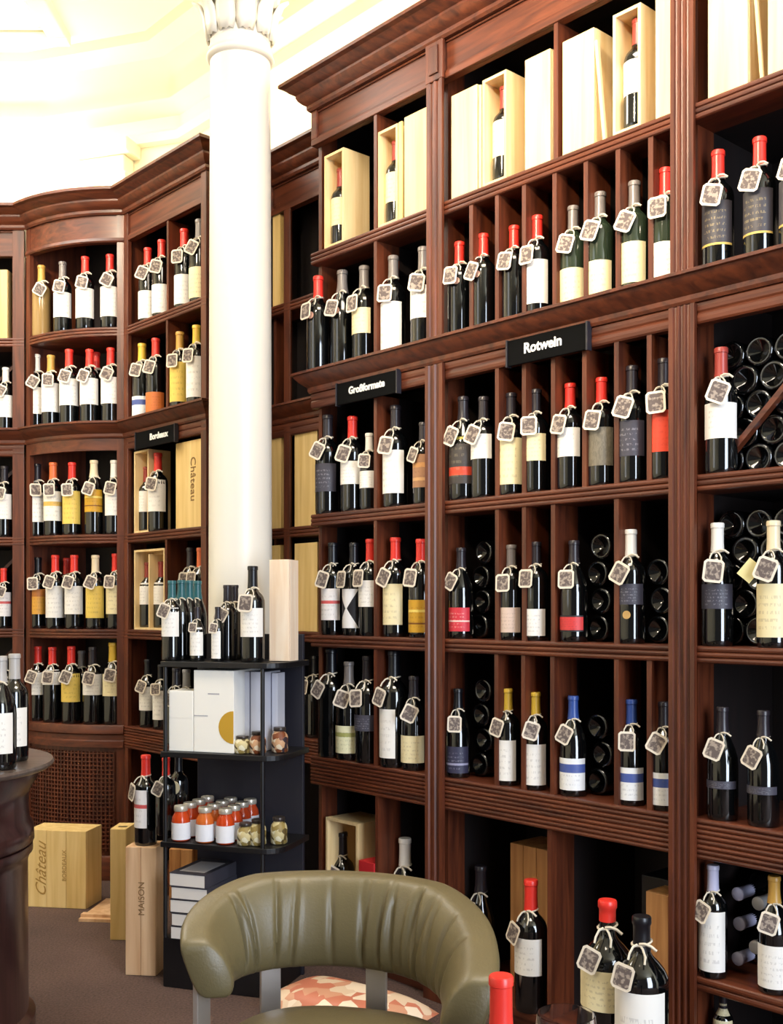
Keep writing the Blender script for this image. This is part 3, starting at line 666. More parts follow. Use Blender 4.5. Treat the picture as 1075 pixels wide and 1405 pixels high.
stack1(660, 4, 4, B_, 'beside the red-labelled bottle'); stack1(822, 4, 4, B_, 'beside the red-striped bottle'); stack1(905, 4, 3, B_, 'behind the round gold seal')
stack1(660, 5, 4, B_, 'beside the navy-labelled bottle'); stack1(822, 5, 3, B_, 'between the two blue-capped bottles')
xs0 = sC0+.035
stack(xs0, 5, Z3+.0, 5, 'dark bottle lying foot outward in the diamond rack, third shelf, end bay', 'lying bottles in the diamond rack, third shelf, end bay', n=.092)
stack(xs0, 5, Z4, 5, 'dark bottle lying foot outward behind the white-capped bottle, fourth shelf', 'lying bottles, fourth shelf, end bay', n=.092)
diag(bayC, xs0-sCi-.03, Z3+.008, xs0-sCi+.30, Z3+.338, .062, .084)
diag(bayC, xs0-sCi+.10, Z4+.02, xs0-sCi+.30, Z4+.22, .062, .084)
# bay C low shelf: two upright bottles and lying ones with capsules outward
def upright(u, vt, z, n, cap, lab, lo, hi, label, **kw):
    p = P(S(u, n), n); bottle(p, z, max(.2, zv(vt, p.y)-z), cap, lab, lo, hi, label=label, **kw)
upright(979, 1187, .304, .035, 'lavender', 'white', .06, .60, 'lavender-capped bottle with tall white label standing on the low shelf, end bay', tilt=-.6)
upright(1063, 1202, .304, .045, 'gold', 'white', .05, .42, 'gold-capped bottle with white label at the picture edge, low shelf of end bay', tilt=0, shape='burg')
for (u, v, c, lb) in ((1012, 1227, 'lavender', 'lavender capsule of a lying bottle, topmost beside the tall white label'), (1014, 1268, 'lavender', 'lavender capsule of a lying bottle, second down beside tall white label'), (1012, 1317, 'lavender', 'lavender capsule of a lying bottle, lowest beside the tall white label'),
                      (1040, 1240, 'silver', 'silver-capped lying bottle beside the gold-capped bottle, upper'), (1036, 1300, 'silver', 'silver-capped lying bottle beside the gold-capped bottle, lower')):
    n = .085; p = P(S(u, n), n); z = zv(v, p.y); q = P(S(u, n), .385)
    lying(q, max(z, .303+.039), lb.replace('lavender capsule of a lying bottle', 'lying bottle with lavender capsule'), None, c, True, dr=0)
upright(993, 1362, Z6, .07, 'dark', 'cream', .5, .85, 'small dark bottle with cream neck label under the low shelf, end bay', tagged=False)

# ---------------------------------------------------------------- wooden wine boxes
def box_thing(loc, rz, w_, d_, h_, mat, label, kind='closed', group=None, lean=0, lines=2, inner=None, name='wine_box', brand=None):
    """origin at the middle of the foot; -y is the front"""
    r = empty(name, (loc[0], loc[1], loc[2]+.0008), rz, label, 'box', group)
    if lean: r.rotation_euler = (0, lean, rz)
    t = .009
    if kind == 'open':
        obj('back_board', MB().box(-w_/2, w_/2, d_-t, d_, 0, h_), mat, r)
        obj('side_board', MB().box(-w_/2, -w_/2+t, 0, d_-t, 0, h_), mat, r)
        obj('side_board', MB().box(w_/2-t, w_/2, 0, d_-t, 0, h_), mat, r)
        obj('top_board', MB().box(-w_/2+t, w_/2-t, 0, d_-t, h_-t, h_), mat, r)
        obj('bottom_board', MB().box(-w_/2+t, w_/2-t, 0, d_-t, 0, t), mat, r)
    elif kind == 'board':
        obj('board', MB().box(-w_/2, w_/2, 0, .008, 0, h_), mat, r)
    else:
        n = max(1, lines); pw = w_/n
        for i in range(n): obj('plank', MB().box(-w_/2+i*pw+.0007, -w_/2+(i+1)*pw-.0007, 0, t, 0, h_), mat, r, bevel=.0015)
        obj('side_board', MB().box(-w_/2, -w_/2+t, t, d_-t, 0, h_), mat, r); obj('side_board', MB().box(w_/2-t, w_/2, t, d_-t, 0, h_), mat, r)
        obj('back_board', MB().box(-w_/2, w_/2, d_-t, d_, 0, h_), mat, r)
        obj('top_board', MB().box(-w_/2+t, w_/2-t, t, d_-t, h_-t, h_), mat, r); obj('bottom_board', MB().box(-w_/2+t, w_/2-t, t, d_-t, 0, t), mat, r)
    return r
def wbox(u0, u1, vt, rw, d_, label, kind='closed', n=.01, mat=None, z=None, dr=0, **kw):
    z = RZ[rw] if z is None else z
    s0, s1 = S(u0, n), S(u1, n); p = P((s0+s1)/2, n); pt = P(s1, n)
    h_ = zv(vt, pt.y)-z
    return box_thing((p.x, p.y, z), ANG+dr, s1-s0-.002, d_, h_, mat or PINE, label, kind, **kw), p, h_
def boxed_bottle(u, n, rw, cap, lab, lo, hi, label, H=.29, z=None, **kw):
    p = P(S(u, n), n); bottle(p, (RZ[rw] if z is None else z)+.0095, H, cap, lab, lo, hi, face=ANG, label=label, tagged=False, **kw)
T1 = 'top shelf'
wbox(445, 472, 202, 1, .118, 'open pine wine box with one bottle, standing alone on the large-format bay top shelf', 'open')
boxed_bottle(468, .058, 1, 'brick', 'cream', .25, .6, 'bottle with cream label inside the lone open pine box, large-format bay top shelf', .275)
wbox(518, 546, 169, 1, .118, 'open pine wine box beside the divider, large-format bay top shelf', 'open')
boxed_bottle(544, .058, 1, 'brick', 'cream', .25, .6, 'bottle with cream label in the open box beside the divider, large-format bay', .28)
wbox(547, 552, 166, 1, .11, 'thin yellowish pine lid upright between open and closed boxes, large-format bay', 'board', mat=PINE_Y)
wbox(554.5, 587, 146, 1, .12, 'tall closed pine box against the pilaster, large-format bay top shelf', lines=1)
wbox(619, 655.5, 115, 1, .12, 'closed pine wine box at the column end of the Rotwein bay top shelf', lines=1)
wbox(657, 661, 116, 1, .10, 'thin pine board upright between two boxes on the Rotwein bay top shelf', 'board')
wbox(662, 695.5, 95, 1, .10, 'open pine wine box holding a bottle, column half of Rotwein bay top shelf', 'open')
boxed_bottle(693, .058, 1, 'brick', 'cream', .25, .62, 'bottle with cream label in the open box, column half of Rotwein top shelf', .29)
wbox(720, 756, 66, 1, .12, 'closed pine wine box touching the divider on the Rotwein bay top shelf', lines=1)
wbox(771.5, 816, 37, 1, .12, 'widest closed pine wine box just past the divider, Rotwein bay top shelf', lines=1)
bx, p_, h_ = wbox(827, 832, 48, 1, .10, 'thin pine lid leaning between boxes on the Rotwein bay top shelf', 'board'); bx.rotation_euler = (0, -.10, ANG)
wbox(841, 880, 3, 1, .10, 'open pine wine box holding a white-labelled bottle, Rotwein bay top shelf', 'open')
boxed_bottle(876, .055, 1, 'brick', 'white', .3, .6, 'bottle with white label in the open box near the fluted pilaster', .3)
wbox(899, 924, -22, 1, .12, 'closed pine wine box against the fluted pilaster, Rotwein bay top shelf', lines=1)
wbox(971, 1027, -60, 1, .12, 'wide closed pine wine box on the end bay top shelf', lines=1)
bx, p_, h_ = wbox(1043, 1048, -60, 1, .10, 'thin pine lid leaning against the end bay boxes', 'board'); bx.rotation_euler = (0, -.08, ANG)
wbox(1053, 1100, -80, 1, .12, 'closed pine wine box at the picture edge, end bay top shelf', lines=2)
# bay D boxes
wbox(184, 204, 616, 3, .11, 'open pine box holding a bottle, third shelf behind the column, under the sign', 'open', n=.02)
boxed_bottle(201, .075, 3, 'brick', 'white', .3, .62, 'white-labelled bottle inside the open box on the third shelf behind column', .29)
rb, _, hb = wbox(241, 279, 601, 3, .1, 'broad closed yellow pine box with printed mark, third shelf behind the column', n=.02, mat=PINE_Y, lines=1)
text_part('printed_mark', 'Château', .055, INKB, rb, (.03, -.0005, .20), (PI/2, PI/2, 0))
rb, _, _ = wbox(184, 226, 752, 4, .1, 'open double pine box with two bottles on the fourth shelf behind the column', 'open', n=.02)
obj('partition', MB().box(-.004, .004, 0, .09, .009, .33), PINE, rb)
boxed_bottle(203, .075, 4, 'brick', 'white', .35, .68, 'white-labelled bottle on the farther side of the open double box', .29)
boxed_bottle(222, .075, 4, 'brick', 'white', .35, .68, 'white-labelled bottle on the nearer side of the open double box', .29)
# recess boxes
for (u0, u1, vt, rw, lb, m_) in ((374, 385, 277, 1, 'yellow pine box on the top shelf of the recess, beside the white column', PINE_Y), (404, 436, 590, 3, 'tall yellow pine box on the third shelf of the recess', PINE_Y), (366, 386, 592, 3, 'yellow pine box half hidden by the column, third shelf of the recess', PINE_Y),
                            (404, 436, 744, 4, 'tall yellow pine box with faint print on the fourth shelf of the recess', PINE_Y), (364, 385, 748, 4, 'yellow pine box half hidden by the column, fourth shelf of the recess', PINE_Y)):
    wbox(u0, u1, vt, rw, .05 if u1 < 390 else .10, lb, n=NG+.012, mat=m_, lines=1)
# F bay box
q = XY(0, 5.11); box_thing((q.x-.03, 5.112, Z1), 0, .13, .1, zv(370, 5.11)-Z1, PINE_Y, 'yellow pine box on the top shelf of the far corner bay', lines=1)
# lower cupboards
wbox(447, 491, 1131, 6, .16, 'open pine magnum box with a tagged bottle on the bottom shelf, large-format bay', 'open', n=.03)
upright(470, 1142, Z6+.01, .10, 'dark', 'none', 0, 0, 'dark tagged bottle inside the open magnum box on the bottom shelf', tilt=-.1)
rb, _, _ = wbox(492, 514, 1186, 6, .12, 'small red carton beside the open magnum box', n=.0, mat=flat('red_carton', srgb(190, 34, 40), .5), lines=1, name='gift_carton')
bx, _, _ = wbox(506, 510, 1136, 6, .12, 'thin dark-edged board leaning behind the red carton', 'board', n=.14, mat=PINE_O); bx.rotation_euler = (0, .1, ANG)
upright(556, 1150, Z6, .09, 'white', 'none', 0, 0, 'white-capped dark bottle on the bottom shelf, large-format bay', tilt=.0)
wbox(583, 588, 1160, 6, .1, 'narrow pine box edge beside the pilaster, large-format bay bottom shelf', n=.05, lines=1)
wbox(700, 755, 1168, 6, .15, 'orange-grained pine crate on the bottom shelf of the Rotwein bay', n=.16, mat=PINE_O, lines=3, name='wine_crate')
upright(660, 1188, Z6, .12, 'dark', 'none', 0, 0, 'dark-capped bottle beside the orange-grained crate, Rotwein bay bottom shelf', shape='burg')
upright(729, 1207, Z6, .03, 'red', 'white', .29, .57, 'red-capped magnum with white label in front of the orange-grained crate', tilt=-.7)
wbox(880, 925, 1210, 6, .2, 'black carton behind the big bottles, Rotwein bay bottom shelf', n=.16, mat=BLK, lines=1, name='gift_carton')
wbox(886, 918, 1230, 6, .09, 'golden pine box standing behind the dark-capped magnum', n=.06, mat=PINE_O, lines=1)
def floor_bottle(u, vt, vw, y, cap, lab, lo, hi, label, z=0.0, **kw):
    p = XY(u, y); bottle(p, z, zv(vt, y)-z, cap, lab, lo, hi, label=label, **kw)
floor_bottle(834, 1235, 0, 2.67, 'red', 'cream', .50, .69, 'big bottle with red wax cap and cream label on the floor by Rotwein bay', shape='big', face=-.38, arc=78, capf=.10, tilt=-.5)
floor_bottle(881, 1257, 0, 2.57, 'black', 'white', .15, .67, 'big dark-capped bottle with tall white label nearest the fluted pilaster', shape='big', face=-.42, arc=66, tilt=-.5, capf=.16)

# ---------------------------------------------------------------- signs on the ledge
def sign(u0, u1, uc, vc, body, size, label, n=-.018):
    s0, s1 = S(u0, n), S(u1, n); pc = P((s0+s1)/2, n); zc = zv(vc, P(S(uc, n), n).y)
    r = empty('shelf_sign', (pc.x, pc.y, zc), ANG, label, 'sign'); w_ = s1-s0
    obj('board', MB().box(-w_/2, w_/2, 0, .008, -.038, .036), flat('sign_black', srgb(5, 5, 6), .8, spec=.1), r, bevel=.002)
    for q in (-1, 1): obj('bracket', MB().box(q*w_/2-.003, q*w_/2+.003, -.003, .016, -.04, .038), BLKM, r)
    text_part('lettering', body, size, WHITE_T, r, (S(uc, n)-(s0+s1)/2, -.0008, .002), (PI/2, 0, 0), bold=.0012)
sign(696, 806, 745, 474, 'Rotwein', .041, 'black shelf sign reading Rotwein on the ledge of the wide bay')
sign(462, 545, 503, 532, 'Großformate', .034, 'black shelf sign reading Großformate on the ledge of the narrow bay')
sign(186, 240, 218, 598, 'Bordeaux', .038, 'black shelf sign with small white lettering on the ledge behind the column')

# ---------------------------------------------------------------- black display rack
yawR = -math.radians(18); RP = XY(220, 3.52)
rk = empty('display_rack', (RP.x, RP.y, 0), yawR, 'black display rack with rounded shelves in front of the white column', 'display rack')
RW, RD = .385, .25
def deck_outline(w_, d_, r_=.07, x0=0):
    pts = [(x0, 0)]+[(w_-r_+r_*math.sin(a), r_-r_*math.cos(a)) for a in [PI/2*i/8 for i in range(9)]]+[(w_, d_), (x0, d_)]
    return pts
for z in (.47, .76, 1.05): obj('shelf', MB().ext_z(deck_outline(RW+.03, RD), z-.018, z), BLK, rk, bevel=.002)
obj('base_box', MB().box(.004, RW, .01, RD, 0, .16), BLK, rk, bevel=.003)
obj('back_panel', MB().box(0, RW+.008, RD, RD+.015, 0, 1.135), BLKM, rk, bevel=.002)
for (x, y) in ((.012, .012), (RW-.03, .012)): obj('post', MB().lathe([(.007, .16), (.007, 1.04)], 12, (x, y, 0)), BLK, rk, smooth=True)
def RKP(x, y): c, s_ = math.cos(yawR), math.sin(yawR); return Vector((RP.x+c*x-s_*y, RP.y+s_*x+c*y))
def rx(u, y):   # rack-local x seen at pixel column u for local depth y
    k = (u-U0)/F_PX; a = RKP(0, y); c, s_ = math.cos(yawR), math.sin(yawR)
    return (k*a.y-a.x)/(c-k*s_)
def rb_(u, y, z, vt, cap, lab, lo, hi, label, **kw):
    p = RKP(rx(u, y), y); H = kw.pop('H', None) or zv(vt, p.y)-z
    bottle(p, z, H, cap, lab, lo, hi, face=kw.pop('face', yawR+R.uniform(-.1, .15)), label=label, **kw)
zt = 1.051
rb_(236, .05, zt, 797, 'teal', 'white', .3, .66, 'teal-capped bottle with white label on the rack top, at its end', shape='bord')
for i, u in enumerate((249, 260, 271)): rb_(u, .10+.045*i, zt, 797, 'teal', 'none', 0, 0, ['teal-capped bottle just behind the white-labelled one on the rack top', 'teal-capped bottle, middle of the row receding on the rack top', 'teal-capped bottle, last of the row receding on the rack top'][i], H=.262, shape='slim')
rb_(271, .045, zt, 833, 'dark', 'white', .1, .62, 'small half bottle with white label on the rack top', shape='burg', tilt=-.1)
rb_(299, .045, zt, 833, 'dark', 'white', .05, .55, 'small half bottle with narrow white label on the rack top, middle', shape='slim', tilt=0, arc=50)
rb_(312, .13, zt, 803, 'dark', 'none', 0, 0, 'plain dark bottle behind the half bottles on the rack top')
rb_(322, .19, zt, 803, 'dark', 'none', 0, 0, 'plain dark bottle, rearmost on the rack top near the column')
rb_(347, .05, zt, 777, 'black', 'white', .26, .56, 'large black-capped bottle with white label beside the pale box, rack top', tilt=-.2)
p = RKP(.372, .10); box_thing((p.x, p.y, zt), yawR, .07, .075, .325, wood('pale_box', srgb(236, 208, 178), srgb(248, 230, 208), .6, coat=0), 'slim pale wooden bottle box standing at the end of the rack top', lines=1)
# second deck: white cartons
WC = flat('white_carton', srgb(244, 241, 234), .5)
def carton(x0, x1, y0, y1, z, h_, label, mat=WC, name='carton', cat='box'):
    c = RKP((x0+x1)/2, y0); r = empty(name, (c.x, c.y, z), yawR, label, cat); w_ = x1-x0; d_ = y1-y0
    obj('body', MB().box(-w_/2, w_/2, 0, d_, 0, h_), mat, r, bevel=.0015)
    return r, w_, h_, d_
r1, w_, h_, d_ = carton(rx(232, .02), rx(265, .02), .02, .11, .761, .195, 'shorter white carton at the end of the second rack shelf')
obj('flap', MB().box(-w_/2+.002, w_/2-.002, -.001, 0, h_*.55, h_-.004), WC, r1)
r2, w_, h_, d_ = carton(rx(266, .02), rx(321, .02), .02, .22, .761, .262, 'large white carton with a gold medallion on the second rack shelf')
GOLD = flat('gold_foil', srgb(214, 168, 60), .35, metal=.3)
med = [(w_/2-.001, .03)]+[(w_/2-.001-.052*math.cos(a), .082+.052*math.sin(a)) for a in [-PI/2+PI*i/14 for i in range(15)]]
med = [(x, z_) for x, z_ in med[1:]]
obj('gold_medallion', MB().prism(med, lambda a, b_, t: (a, t, b_), 0, -.0012), GOLD, r2)
for q in ((-w_/2+.002, -w_/2+.05, .115, .118), (-.02, .02, .185, .189)): obj('printed_line', MB().box(q[0], q[1], -.0008, 0, q[2], q[3]), flat('grey_print', srgb(170, 168, 176), .6), r2)
GC = flat('grey_white_carton', srgb(206, 206, 216), .45)
r3, *_ = carton(rx(326, .10), rx(342, .10), .10, .22, .761, .255, 'grey-white narrow carton beside the medallion carton', GC)
r4, *_ = carton(rx(344, .10), rx(364, .10), .10, .22, .761, .255, 'pale blue-grey carton behind the rack post', GC)
r5, *_ = carton(rx(373, .14), rx(381, .14), .14, .20, .761, .25, 'narrow pale carton beyond the rack post', GC)
rb_(242, .15, .761, 917, 'dark', 'none', 0, 0, 'tagged bottle behind the shorter white carton')
rb_(256, .16, .761, 919, 'silver', 'none', 0, 0, 'silver-capped bottle behind the shorter white carton')
# patterned snack tins on deck 2 and 3
def pattern_mat(name, cols, scale):
    m, t, b = nt(name); tc = t.nodes.new('ShaderNodeTexCoord'); v = t.nodes.new('ShaderNodeTexVoronoi'); v.inputs['Scale'].default_value = scale
    cr = t.nodes.new('ShaderNodeValToRGB'); cr.color_ramp.interpolation = 'CONSTANT'
    while len(cr.color_ramp.elements) < len(cols): cr.color_ramp.elements.new(.5)
    for i, c in enumerate(cols): cr.color_ramp.elements[i].position = i/len(cols); cr.color_ramp.elements[i].color = srgb(*c)
    t.links.new(tc.outputs['Object'], v.inputs['Vector']); sp = t.nodes.new('ShaderNodeSeparateColor'); t.links.new(v.outputs['Color'], sp.inputs[0])
    t.links.new(sp.outputs[0], cr.inputs[0]); t.links.new(cr.outputs[0], b.inputs['Base Color']); b.inputs['Roughness'].default_value = .5; return m
SNACK = pattern_mat('olive_jar_print', [(206, 190, 140), (150, 128, 70), (228, 220, 190), (96, 78, 40)], 70)
SNACKB = pattern_mat('nut_jar_print', [(206, 160, 120), (120, 62, 30), (226, 208, 180), (60, 44, 50)], 70)
LID = flat('jar_lid', srgb(214, 206, 190), .3, metal=.5); LIDK = flat('jar_lid_dark', srgb(60, 52, 48), .3, metal=.3)
def jar(x, y, z, h_, rad, fill, labm, lidm, label, group, name='sauce_jar', cat='jar', cloth=False):
    c = RKP(x, y); r = empty(name, (c.x, c.y, z), yawR, label, cat, group)
    k = ('jar', h_, rad, fill.name)
    link('glass_body', cached(k, lambda: MB().lathe([(rad*.85, 0), (rad, .004), (rad, h_*.55), (rad*.93, h_*.68), (rad*.68, h_*.8), (rad*.62, h_*.86)], 20).mesh('glass_body', fill, True, 50)), r)
    link('lid', cached(k+('lid', lidm.name), lambda: MB().lathe([(rad*.72, h_*.85), (rad*.75, h_*.87), (rad*.75, h_*.97), (rad*.7, h_), (rad*.2, h_)], 20).mesh('lid', lidm, True, 50)), r)
    if labm: link('paper_label', cached(k+('lab', labm.name), lambda: MB().lathe([(rad+.0006, h_*.05), (rad+.0006, h_*.53)], 24, caps=False).mesh('paper_label', labm, True)), r)
SAUCE = flat('tomato_sauce', srgb(196, 66, 24), .12); SAUCE_O = flat('orange_sauce', srgb(206, 104, 44), .12)
JW = flat('jar_label_white', srgb(232, 232, 238), .5)
RN = ['row at the rack post', 'middle row', 'row beside the olive jars']
for ci, u in enumerate((250, 283, 311)):
    for k in range(4):
        jar(rx(u, .037)-.004, .037+.061*k, .471, .112, .0245 *1.2 if ci else .030, SAUCE if ci == 0 else SAUCE_O if ci == 1 else SAUCE, JW, LID,
            f'{["orange-red", "amber", "red"][ci]} sauce jar, {ORD[k]} from the front of the {RN[ci]}', 'sauce jars in three rows on the third rack shelf')
for (u, y, z, h_, nm, m_, lb) in ((337, .04, .471, .07, 'olive_jar', SNACK, 'small patterned green-gold jar nearest the sauce jars'), (354, .05, .471, .082, 'olive_jar', SNACK, 'small patterned gold jar just before the rack post, third shelf'), (383, .09, .471, .085, 'olive_jar', SNACK, 'patterned green-cream jar beyond the rack post, third shelf'),
                             (333, .04, .761, .055, 'nut_jar', SNACK, 'small cream patterned jar beside the medallion carton'), (354, .05, .761, .07, 'nut_jar', SNACKB, 'brown patterned jar before the rack post, second shelf'), (384, .10, .761, .08, 'nut_jar', SNACKB, 'brown patterned jar beyond the rack post, second shelf')):
    jar(rx(u, y), y, z, h_, .027, m_, None, LIDK, lb, None, nm)
rb_(228, .10, .471, 1040, 'red', 'none', 0, 0, 'red-capped bottle at the end of the third rack shelf', tilt=-.4)
# bottle with a round cream label
p = RKP(rx(245, .17), .17)
bt = bottle(p, .471, .262, 'black', 'none', label='dark bottle with a round cream label behind the sauce jars', tagged=False, face=yawR)
obj('round_label', MB().prism([(.026*math.cos(a), .026*math.sin(a)+.17) for a in [2*PI*i/24 for i in range(24)]], lambda a, b_, t: (a, t, b_), -.040, -.0355), flat('round_label_cream', srgb(232, 214, 170), .5), bt)
# books
PAPER = flat('book_pages', srgb(226, 220, 214), .8)
BC = [flat('book_cover_'+n, srgb(*c), .4) for n, c in (('slate', (66, 64, 72)), ('black', (30, 28, 34)), ('pale', (196, 190, 190)))]
bz = .161
for i, (dx, h_, m_, nm) in enumerate(((0, .043, 1, 'lowest'), (.003, .042, 0, 'second from bottom'), (-.002, .044, 1, 'middle'), (.002, .041, 0, 'second from top'), (-.004, .044, 0, 'topmost'))):
    x0 = rx(235, .0)+dx; c = RKP(x0, -.005); r = empty('book', (c.x, c.y, bz), yawR+R.uniform(-.03, .03), f'thick book with dark cover, {nm} of the stack in the rack base', 'book', 'books stacked in the rack base')
    obj('pages', MB().box(.002, .128, .001, .205, .003, h_-.003), PAPER, r)
    cm = MB().box(0, .13, 0, .208, 0, .003).box(0, .13, 0, .208, h_-.003, h_-.0003).box(.128, .131, 0, .208, .003, h_-.003)
    obj('cover', cm, BC[m_], r)
    if i == 4: obj('cover_picture', MB().box(.02, .11, .03, .17, h_-.0003, h_), BC[2], r)
    bz += h_
for i in range(2):
    c = RKP(rx(325, .06), .06); r = empty('book', (c.x, c.y, .161+i*.07), yawR+.05, ['pale grey book block under the other near the chair back', 'pale grey book on top near the chair back'][i], 'book', 'pale books beside the dark stack')
    obj('pages', MB().box(.002, .098, .001, .15, .003, .067), PAPER, r); obj('cover', MB().box(0, .1, 0, .152, 0, .003).box(0, .1, 0, .152, .067, .0698).box(.097, .1, 0, .152, .003, .067), BC[2], r)

# ---------------------------------------------------------------- crates on the floor
def crate(u0, u1, vb, vt, d_, yaw, mat, label, lines, name='wine_crate', kind='closed'):
    y = F_PX*EYE/(vb-VH); a = XY(u0, y); k1 = (u1-U0)/F_PX; c, s_ = math.cos(yaw), math.sin(yaw)
    w_ = (k1*a.y-a.x)/(c-k1*s_); m = a+Vector((c, s_))*w_/2; ym = m.y
    h_ = EYE-(vt-VH)/F_PX*ym
    return box_thing((m.x, m.y, 0), yaw, w_, d_, h_, mat, label, kind, lines=lines, name=name), w_, h_
c1, w_, h_ = crate(37, 118, 1244, 1140, .15, -.16, PINE_Y, 'wide yellow pine wine crate on the carpet before the bowed bay', 3)
text_part('script_mark', 'Château', .066, flat('stencil_ochre', srgb(168, 128, 60), .8), c1, (-.065, -.0008, h_*.48), (PI/2, -PI/2, 0), shear=.5, extrude=.0004)
text_part('small_mark', 'BORDEAUX', .024, flat('stencil_ochre', srgb(168, 128, 60), .8), c1, (.035, -.0008, h_*.55), (PI/2, -PI/2, 0), extrude=.0004)
c2, w_, h_ = crate(151, 173, 1290, 1138, .12, -.05, PINE_Y, 'tall narrow yellow pine box with a black slot in its top', 1)
obj('finger_slot', MB().box(-.012, .02, .04, .055, h_-.001, h_+.001), BLK, c2)
c3, w3, h3 = crate(172, 214, 1338, 1163, .11, -.12, PINE_P, 'tall pinkish pine magnum box carrying a red-capped bottle', 2)
text_part('stencil_mark', 'MAISON', .030, INKB, c3, (.004, -.0008, h3*.6), (PI/2, -PI/2, 0), extrude=.0004)
pc = c3.location; cc = Vector((pc.x, pc.y))+Vector((.12*.05, .052))
bottle(cc, h3, zv(1036, cc.y)-h3, 'red', 'whitered', .2, .62, face=-.75, label='red-capped bottle standing on the tall pinkish magnum box', arc=60, tilt=-.5)
yb = 4.25; q = XY(142, yb); bb = empty('pine_lid', (q.x, q.y, 0), -.1, 'flat pinkish pine lid lying on the carpet between the crates', 'board')
obj('board', MB().box(-.10, .10, 0, .30, 0, .012), PINE_P, bb); obj('cleat', MB().box(-.10, .10, .02, .05, .012, .024), PINE_P, bb)
crate(232, 264, 1250, 1166, .12, -.1, PINE_O, 'low reddish pine crate seen behind the rack post', 2)

# ---------------------------------------------------------------- round counter
q = XY(-150, 3.05); ct = empty('round_counter', (q.x, q.y, 0), 0, 'dark round wooden counter with grey-brown top at the picture edge', 'counter')
obj('counter_top', MB().lathe([(.385, .766), (.425, .768), (.434, .774), (.437, .781), (.433, .788), (.42, .790)], 72), wood('counter_top_wood', srgb(74, 62, 58), srgb(112, 98, 90), .28, coat=.4, stretch=(2, 12, 2)), ct, smooth=True, ang=50)
obj('neck_moulding', MB().lathe([(.372, .55), (.382, .56), (.380, .60), (.368, .62), (.366, .69), (.374, .71), (.39, .735), (.40, .766)], 72), DARKW, ct, smooth=True, ang=50)
obj('drum', MB().lathe([(.385, 0), (.385, .06), (.366, .075), (.364, .50), (.370, .52), (.378, .528), (.378, .55)], 72), DARKW, ct, smooth=True, ang=50)
p = XY(1, 2.93); bottle(p, .792, .30, 'silver', 'white', .14, .5, face=-.1, label='silver-capped bottle with white label standing on the round counter', shape='burg', tilt=-.1)
p = XY(20, 3.08); bottle(p, .792, .30, 'silver', 'white', .14, .5, face=.1, label='second white-labelled bottle on the counter, half hidden behind the other', tagged=False)

# ---------------------------------------------------------------- tub chair
def leather():
    m, t, b = nt('olive_leather'); tc = t.nodes.new('ShaderNodeTexCoord')
    n = t.nodes.new('ShaderNodeTexNoise'); n.inputs['Scale'].default_value = 240; n.inputs['Detail'].default_value = 2
    n2 = t.nodes.new('ShaderNodeTexNoise'); n2.inputs['Scale'].default_value = 5
    cr = t.nodes.new('ShaderNodeValToRGB'); cr.color_ramp.elements[0].color = srgb(86, 77, 52); cr.color_ramp.elements[1].color = srgb(106, 95, 66)
    L = t.links; L.new(tc.outputs['Object'], n.inputs['Vector']); L.new(tc.outputs['Object'], n2.inputs['Vector']); L.new(n2.outputs['Fac'], cr.inputs[0]); L.new(cr.outputs[0], b.inputs['Base Color'])
    bp = t.nodes.new('ShaderNodeBump'); bp.inputs['Strength'].default_value = .12; bp.inputs['Distance'].default_value = .003; L.new(n.outputs['Fac'], bp.inputs['Height']); L.new(bp.outputs[0], b.inputs['Normal'])
    b.inputs['Roughness'].default_value = .42; return m
LEATHER = leather()
CHC = Vector((-.09, 1.72))
chair = empty('tub_chair', (CHC.x, CHC.y, 0), 0, 'olive leather tub chair with curved padded back and flat metal legs', 'chair')
path = [(-.306, 1.80), (-.314, 1.86), (-.300, 1.912), (-.262, 1.957), (-.205, 1.986), (-.125, 1.997), (-.040, 1.982), (.035, 1.942), (.088, 1.88), (.119, 1.80), (.126, 1.71), (.117, 1.62)]
def catmull(pts, m):
    out = []; P_ = [Vector(p) for p in pts]; P_ = [P_[0]*2-P_[1]]+P_+[P_[-1]*2-P_[-2]]
    for i in range(1, len(P_)-2):
        for k in range(m):
            t = k/m; a, b_, c, d = P_[i-1:i+3]
            out.append(.5*((2*b_)+(c-a)*t+(2*a-5*b_+4*c-d)*t*t+(3*b_-a-3*c+d)*t**3))
    return out+[P_[-2]]
cpth = catmull(path, 20); nP = len(cpth)
crs = [(R.uniform(.16, .86), R.uniform(.008, .020)*R.choice((1, 1, -.7)), R.uniform(-.35, .35)) for _ in range(19)]
NS = 34; vs = []; fs = []
for i, c in enumerate(cpth):
    d = (cpth[min(i+1, nP-1)]-cpth[max(i-1, 0)]).normalized(); out = Vector((-d.y, d.x)); t = i/(nP-1)
    e_ = abs(t-.5)*2; ztop = .735-.066*max(0, (e_-.35)/.65)**1.3; zbot = .578-.004*e_
    hh = (ztop-zbot)/2; zc = (ztop+zbot)/2; wd = .031+.003*math.sin(t*PI)
    endf = 1.0
    for dist in (i, nP-1-i):
        if dist < 6: endf = min(endf, [.84, .93, .97, .985, .995, 1][dist])
    for k in range(NS):
        a = 2*PI*k/NS; ca, sa = math.cos(a), math.sin(a); pw = .42
        px = math.copysign(abs(ca)**pw, ca)*wd*endf; pz = math.copysign(abs(sa)**.6, sa)*hh*endf
        inner = max(0, -ca)   # -ca: the side facing the sitter
        wr = 0
        for (tc_, amp, sl) in crs:
            tt = t-tc_-sl*.05*(pz/hh); wr += amp*math.exp(-(tt/.0060)**2)*(1-.4*abs(pz/hh))
        belly = .010*inner*(1-(pz/hh)**2)
        px += inner*wr*.55 - belly*1.0
        lean = .030*(pz/hh)*.6
        q = c+out*(px+lean); vs.append((q.x-CHC.x, q.y-CHC.y, zc+pz))
